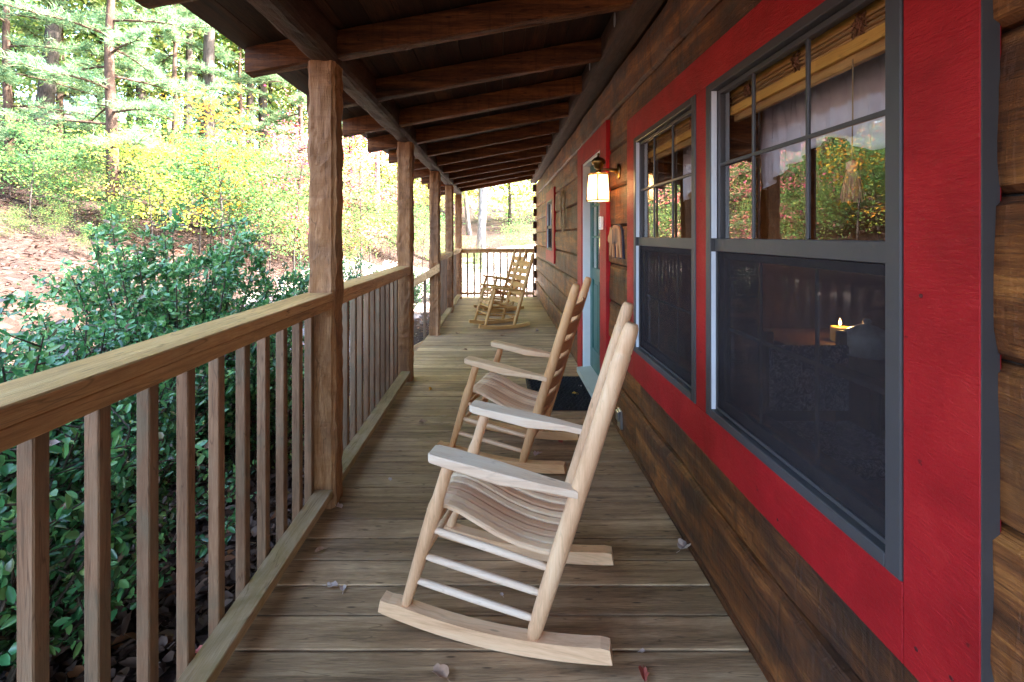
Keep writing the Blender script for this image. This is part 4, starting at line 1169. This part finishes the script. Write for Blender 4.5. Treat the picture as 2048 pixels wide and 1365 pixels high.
protos = {}
KIND = {'green': ('broadleaf_tree', 'tree'), 'green2': ('broadleaf_tree', 'tree'), 'yellow': ('maple_tree', 'tree'), 'mixed': ('broadleaf_tree', 'tree'), 'mixed2': ('broadleaf_tree', 'tree'),
        'syellow': ('maple_sapling', 'tree'), 'spink': ('maple_sapling', 'tree'), 'sorange': ('maple_sapling', 'tree'), 'sgreen': ('understory_shrub', 'shrub'),
        'tall': ('tall_tree', 'tree'), 'tall2': ('tall_tree', 'tree'), 'pale': ('pale_tree', 'tree'), 'pine': ('pine_tree', 'tree'), 'pine2': ('pine_tree', 'tree')}
def tree(key, px, Y, rz, s, label, group=None, x=None, tilt=None, thick=1.0):
    X = x if x is not None else (px - 1000) * Y / 937.0
    if key not in protos:
        tbm, me, bk = P[key]
        protos[key] = t = proto_tree(KIND[key][0], tbm, me, barks[bk], 'crown')
    else:
        t = copy_tree(protos[key])
    t.location = (X, Y, g1(X, Y)); t.rotation_euler = (tilt[0] if tilt else 0, tilt[1] if tilt else 0, rz); t.scale = (s, s, s)
    for c in t.children:
        if c.name.startswith('trunk'): c.scale = (thick, thick, 1) if not tilt else (thick, thick, 1)
    tag(t, label, KIND[key][1], group)
    return t
GF = 'trees of the wooded hillside'
tree('pine', 222, 9.5, .4, 1.0, 'slender pine with long wispy branches standing in front on the bank', GF)
tree('tall', 72, 11.5, 1.0, 1.0, 'dark leaning trunk of a tall tree near the left edge of the picture', GF, tilt=(0, R(5)), thick=1.25)
tree('tall2', 415, 12.5, 2.2, 1.0, 'straight dark trunk standing behind the holly bush, right of the slender pine', GF, thick=1.15)
tree('tall', 375, 16, 3.0, 1.0, 'thin dark trunk just left of the straight dark one behind the bush', GF, thick=.9)
tree('tall2', 500, 19, 4.0, 1.1, 'grey trunk on the left of a close pair beside the first porch post', GF, thick=1.0)
tree('tall', 527, 20, 5.0, 1.1, 'grey trunk on the right of a close pair beside the first porch post', GF, thick=1.2)
tree('tall2', 282, 17, .7, 1.1, 'thin trunk far back between the slender pine and the straight dark trunk', GF)
tree('pine2', 350, 12.0, 2.0, .95, 'soft green pine with low drooping boughs behind the holly bush', GF)
tree('pine2', 15, 10.5, 1.1, 1.0, 'green pine at the left edge of the picture, its boughs reaching in over the bank', GF)
tree('pine2', 600, 13.0, 3.1, 1.0, 'green pine partly hidden by the first porch post', GF)
tree('pine2', 120, 14.5, 4.0, 1.1, 'bushy green pine between the leaning trunk and the slender pine', GF)
tree('pine', 480, 17.5, 2.9, .95, 'green pine standing in front of the pair of grey trunks', GF)
tree('syellow', 305, 8.6, 1.0, .62, 'small maple with bright yellow leaves beside the slender pine', GF)
tree('sorange', 446, 9.4, 2.0, .9, 'small maple with orange leaves in front of the straight dark trunk', GF)
tree('spink', 588, 10.5, 0.5, .72, 'crimson maple showing beside the first porch post', GF)
tree('spink', 722, 12.5, 2.6, .85, 'pink leaved maple seen between the first two porch posts', GF)
tree('pale', 960, 19, 1.2, 1.0, 'pale mottled trunk leaning right, seen beyond the end railing', GF, tilt=(0, R(6)), thick=1.15)
tree('pale', 938, 27, 3.2, 1.0, 'thinner pale trunk behind the leaning one beyond the end railing', GF, tilt=(0, R(5)), thick=.8)
tree('pale', 755, 21, 2.2, 1.0, 'grey trunk seen in the gap between the first and second porch posts', GF, thick=.8)
shr = [(60, 8.2, .55, 'low yellow green shrub on the bank at the left edge'), (150, 9.0, .45, 'low shrub on the bank left of the slender pine'), (330, 10, .6, 'leafy undergrowth shrub just behind the holly bush'),
       (520, 12, .8, 'leafy undergrowth shrub left of the first porch post'), (570, 15, .9, 'tall undergrowth shrub beside the first porch post, farther back'), (740, 15, .8, 'undergrowth shrub beneath the pink leaved maple'),
       (700, 12.5, .55, 'low shrub seen just right of the first porch post'), (845, 17, .8, 'undergrowth shrub between the second and third porch posts'), (1040, 18, .6, 'low shrub right of the leaning pale trunk beyond the end railing'),
       (950, 15, .35, 'small shrub just beyond the end railing'), (780, 17, .7, 'undergrowth shrub left of the second porch post'),
       (400, 9.5, .75, 'leafy shrub filling the gap behind the middle of the large holly bush'), (460, 11, .8, 'leafy shrub behind the right half of the large holly bush'), (250, 10.5, .7, 'leafy shrub at the foot of the slender pine'), (540, 10, .6, 'leafy shrub nearest the first porch post'),
       (600, 11, .6, 'leafy shrub half hidden by the first porch post'), (640, 16, .9, 'tall shrub hidden mostly behind the first porch post'), (190, 13, .7, 'pale green shrub on the slope left of the slender pine'), (300, 13, .9, 'pale green shrub on the slope right of the slender pine'), (900, 16, .5, 'shrub between the last two porch posts'),
       (30, 7.0, .16, 'tiny seedling on the bare bank at the left edge'), (110, 7.6, .2, 'small seedling on the bank below the leaning trunk'), (175, 7.4, .16, 'tiny green seedling low on the bank above the holly bush'), (85, 9.3, .3, 'knee high shrub on the bank beneath the leaning trunk'), (20, 9.6, .32, 'knee high shrub at the left edge, higher on the bank'), (235, 8.6, .26, 'small shrub at the base of the slender pine')]
for i, (px, Y, s, lb) in enumerate(shr):
    tree('sgreen', px, Y, i * 1.7, s * .9, lb, 'undergrowth shrubs')
bg = [('green', -60, 12, .9), ('mixed', 20, 17, 1.0), ('green2', 120, 20, 1.05), ('green', 200, 18, .9), ('green', 260, 22, 1.1), ('mixed2', 330, 20, 1.0), ('green2', 400, 21, 1.1), ('mixed', 460, 24, 1.1),
      ('green', 540, 23, 1.0), ('yellow', 580, 27, 1.0), ('green2', 640, 25, 1.05), ('mixed', 700, 22, .85), ('yellow', 760, 28, 1.0), ('mixed2', 820, 26, .95), ('yellow', 870, 24, .8),
      ('mixed', 900, 33, 1.0), ('yellow', 960, 36, 1.0), ('mixed2', 1020, 34, 1.0), ('green', 1080, 36, 1.1), ('yellow', 1130, 30, .9), ('green', -200, 14, 1.0), ('mixed', -380, 11, .95), ('green2', -620, 9, .9), ('yellow', -330, 17, 1.0)]
hues = {'green': 'green', 'green2': 'leafy green', 'mixed': 'green and gold', 'mixed2': 'olive and orange', 'yellow': 'golden yellow'}
lab = ['at the far left of the wood', 'behind the dark leaning trunk', 'between the leaning trunk and the slender pine', 'directly behind the slender pine', 'behind the small yellow maple', 'behind the soft green pine', 'behind the straight dark trunk', 'between the straight trunk and the grey pair',
       'behind the grey pair of trunks', 'far behind the crimson maple', 'partly hidden by the first porch post', 'left of the pink leaved maple', 'right behind the pink leaved maple', 'seen next to the second porch post', 'seen between the second and third posts',
       'seen between the last posts', 'behind the leaning pale trunk', 'just right of the leaning pale trunk, far off', 'far off by the cabin corner', 'at the cabin corner beyond the end railing', 'beyond the left edge, mirrored in the window', 'mirrored in the farther window', 'mirrored in the nearer window', 'deep in the wood, mirrored in the window glass']
for i, (k_, px, Y, s) in enumerate(bg):
    tree(k_, px, Y, i * 2.1, s, hues[k_] + ' broadleaf tree ' + lab[i], 'background trees of the wood')

# distant wood as one mass
g = np.random.default_rng(5)
Pn = []
for ring in range(3):
    nC = 200
    th = g.uniform(R(-85), R(40), nC); d = 38 + ring * 9 + g.uniform(0, 6, nC)
    x = np.sin(th) * d; y = np.cos(th) * d
    z = gz(x, y) + g.uniform(0.3, 13, nC)
    C = np.stack([x, y, z], 1)
    idx = g.integers(0, nC, 15000)
    Pn.append(C[idx] + g.normal(size=(15000, 3)) * np.array([1.6, 1.6, 1.1]))
Pn = np.concatenate(Pn); n = len(Pn)
me = leaf_mesh('distant_wood', Pn, rdir(g, n, .6), np.abs(rdir(g, n)) + [0, 0, .5], .30 + .3 * g.random(n), .26, L['far'])
o = bpy.data.objects.new('distant_wood', me); col.objects.link(o); tag(o, kind='stuff')

# holly bushes
def holly(x, y, top, rad, n, label, seed, leaf=.042, low=.28):
    g = np.random.default_rng(seed); r = random.Random(seed)
    root = empty('holly_bush', (x, y, g1(x, y)), 0, label, 'bush', 'holly bushes along the porch')
    H = top - g1(x, y); mb = MB(); C = []
    for k in range(64):
        az = k * 2.4; sp = rad * math.sqrt(r.random()) ; hh = H * (1 - .3 * (sp / rad) ** 2) * (r.uniform(.8, 1.0) if k % 3 else r.uniform(.45, .8))
        p = [Vector((.12 * math.cos(az), .12 * math.sin(az), -.1)), Vector((sp * .55 * math.cos(az), sp * .55 * math.sin(az), hh * .45)), Vector((sp * math.cos(az), sp * math.sin(az), hh))]
        mb.tube(p, [.012, .008, .003], 5, cap=False)
        for q in range(9):
            t = low + (1 - low) * (q + r.random()) / 9
            b0 = p[0].lerp(p[1], t * 2) if t < .5 else p[1].lerp(p[2], t * 2 - 1)
            e = b0 + Vector((r.gauss(0, 1), r.gauss(0, 1), r.gauss(.35, .6))).normalized() * r.uniform(.12, .3)
            mb.tube([b0, e], [.004, .002], 4, cap=False); C.append((b0, e))
        C.append((p[1].lerp(p[2], .3), p[2]))
    mb.build('stems', M['twigbark'], root)
    A = np.array([tuple(c[0]) for c in C]); B = np.array([tuple(c[1]) for c in C])
    idx = g.integers(0, len(C), n); t = g.uniform(.1, 1.05, n)[:, None]
    PP = A[idx] * (1 - t) + B[idx] * t + g.normal(size=(n, 3)) * .018
    ax = B[idx] - A[idx]; ax /= np.linalg.norm(ax, axis=1, keepdims=True)
    DD = rdir(g, n) + ax * .6; DD[:, 2] += .15
    U = rdir(g, n) * .7; U[:, 2] += 1.0; U[:, 0] += .3
    me = leaf_mesh('foliage', PP, DD, U, leaf * (.5 + .9 * g.random(n)), leaf * (.4 + .3 * g.random(n)), L['holly'], 'leaf')
    o = bpy.data.objects.new('foliage', me); col.objects.link(o); o.parent = root
    return root
holly(-2.35, 3.45, 1.60, .98, 33000, 'large glossy holly bush left of the first porch post', 51, .042, .36)
holly(-2.0, 2.15, 1.02, .78, 13000, 'dense low holly bush pressed behind the near railing', 52, .038, .52)
holly(-1.95, 1.55, 1.16, .6, 9000, 'nearest holly bush at the left edge, reaching above the handrail', 53, .046, .5)
holly(-1.9, 3.6, 0.8, .6, 9000, 'low holly bush behind the second railing bay', 54)
holly(-2.9, 8.3, 1.12, .9, 11000, 'rounded holly bush seen over the handrail between the first two posts', 55)
holly(-2.2, 10.6, 0.75, .6, 5000, 'small holly bush seen past the porch steps', 56)
holly(-1.5, 12.6, 0.25, .6, 4000, 'low dark bush on the ground left beyond the end railing', 57)
# leaf litter
def litter(name, n, xr, yr, size, seed, lift=.02):
    g = np.random.default_rng(seed)
    x = g.uniform(*xr, n); y = g.uniform(*yr, n); keep = x < -1.02
    keep |= (y > 10.6); x, y = x[keep], y[keep]; n = len(x)
    Pp = np.stack([x, y, gz(x, y) + .005 + lift * g.random(n)], 1)
    D = rdir(g, n, .35); U = rdir(g, n) * .45 + [0, 0, 1]
    me = leaf_mesh(name, Pp, D, U, size * (.6 + .8 * g.random(n)), size * .6, L['litter'], 'leaf')
    o = bpy.data.objects.new(name, me); col.objects.link(o); tag(o, kind='stuff')
litter('leaf_litter', 16000, (-4.2, -1.0), (.3, 7), .075, 61, .06)
litter('leaf_litter', 26000, (-16, -3.5), (1, 22), .065, 62, .02)
litter('leaf_litter', 9000, (-6, 3), (7, 22), .065, 63, .03)

# fallen leaves on the porch floor
def fallen(px, py, s, mat, label, rz, curl=.5):
    z = 0.003; Y = 937 * (EYE - z) / (py - 471); X = (px - 1000) * Y / 937
    rl = random.Random(int(px * 3 + py)); lobes = [(math.cos(a_) * .5 * (1 + rl.uniform(-.22, .12)), math.sin(a_) * .34 * (1 + rl.uniform(-.3, .2))) for a_ in [k_ * 6.2832 / 16 + math.pi for k_ in range(16)]]
    mb = MB()
    vs = [(0, 0, .0)] + [(a * s, b_ * s, (abs(b_) ** 1.1 * curl * 1.8 + .5 * a * a * curl + .05 * math.sin(9 * a)) * s) for a, b_ in lobes]
    m = len(lobes); mb.add(vs, [(0, 1 + i, 1 + (i + 1) % m) for i in range(m)])
    mb.tube([(-.48 * s, 0, .03 * s), (-.8 * s, .05 * s, .02 * s)], .0012, 4)
    o = mb.build('fallen_leaf', mat, None, (X, Y, z)); o.rotation_euler = (0, 0, rz); tag(o, label, 'leaf', 'fallen leaves on the porch floor')
    md = o.modifiers.new('t', 'SOLIDIFY'); md.thickness = .0006
fl = [(665, 1172, .05, 'deadpale', 'pale curled leaf on the floor between the bottom rail and the nearest rocker'), (686, 1178, .035, 'deadpale', 'small pale leaf just right of a larger curled one near the bottom rail'),
      (640, 1102, .04, 'dead', 'brown leaf lying against the near bottom rail'), (678, 1015, .05, 'deadpale', 'pale leaf at the foot of the first hewn post'), (862, 780, .06, 'deadyellow', 'yellow leaf alone on the floor by the second post'),
      (846, 845, .07, 'dead', 'brown curled leaf on the floor left of the second rocking chair'), (780, 960, .035, 'deadpale', 'tiny pale leaf on the floor boards left of the chairs'), (1368, 1095, .075, 'deadpale', 'pale crumpled leaf lying against the foot of the log wall'),
      (880, 1352, .06, 'dead', 'brown curled leaf at the bottom edge of the picture'), (1288, 1352, .045, 'deadred', 'reddish leaf at the bottom edge, right of the nearest rocker'), (1285, 1303, .02, 'deadpale', 'tiny scrap of leaf beside the nearest rocker end'),
      (1120, 885, .05, 'deadred', 'dark red leaf under the second rocking chair'), (1075, 910, .06, 'deadpale', 'pale leaf behind the foot of the second rocking chair'), (400, 1308, .05, 'deadred', 'red leaf resting by the lower left bottom rail'),
      (972, 650, .09, 'deadpale', 'white leaf beside the far rocking chair'), (1005, 672, .07, 'dead', 'brown leaf on the floor in front of the far chairs'), (915, 668, .09, 'dead', 'brown leaf near the third hewn post'), (1075, 662, .08, 'deadpale', 'pale leaf near the wall right of the far chairs'),
      (1150, 790, .06, 'deadyellow', 'yellowish leaf lying on the black door mat'), (1160, 775, .05, 'deadpale', 'small pale leaf on the door mat near the sill'), (930, 700, .06, 'dead', 'thin dark leaf on the middle of the porch floor'),
      (1003, 1190, .02, 'deadpale', 'white crumb of leaf under the nearest rocking chair'), (850, 1168, .03, 'deadred', 'small reddish leaf beside the nearest rocker tip'), (700, 920, .03, 'deadyellow', 'small yellow leaf at the edge of the second railing')]
for i, (px, py, s, m_, lb) in enumerate(fl):
    fallen(px, py, s, L[m_], lb, i * 1.9, .3 + .1 * (i % 5))
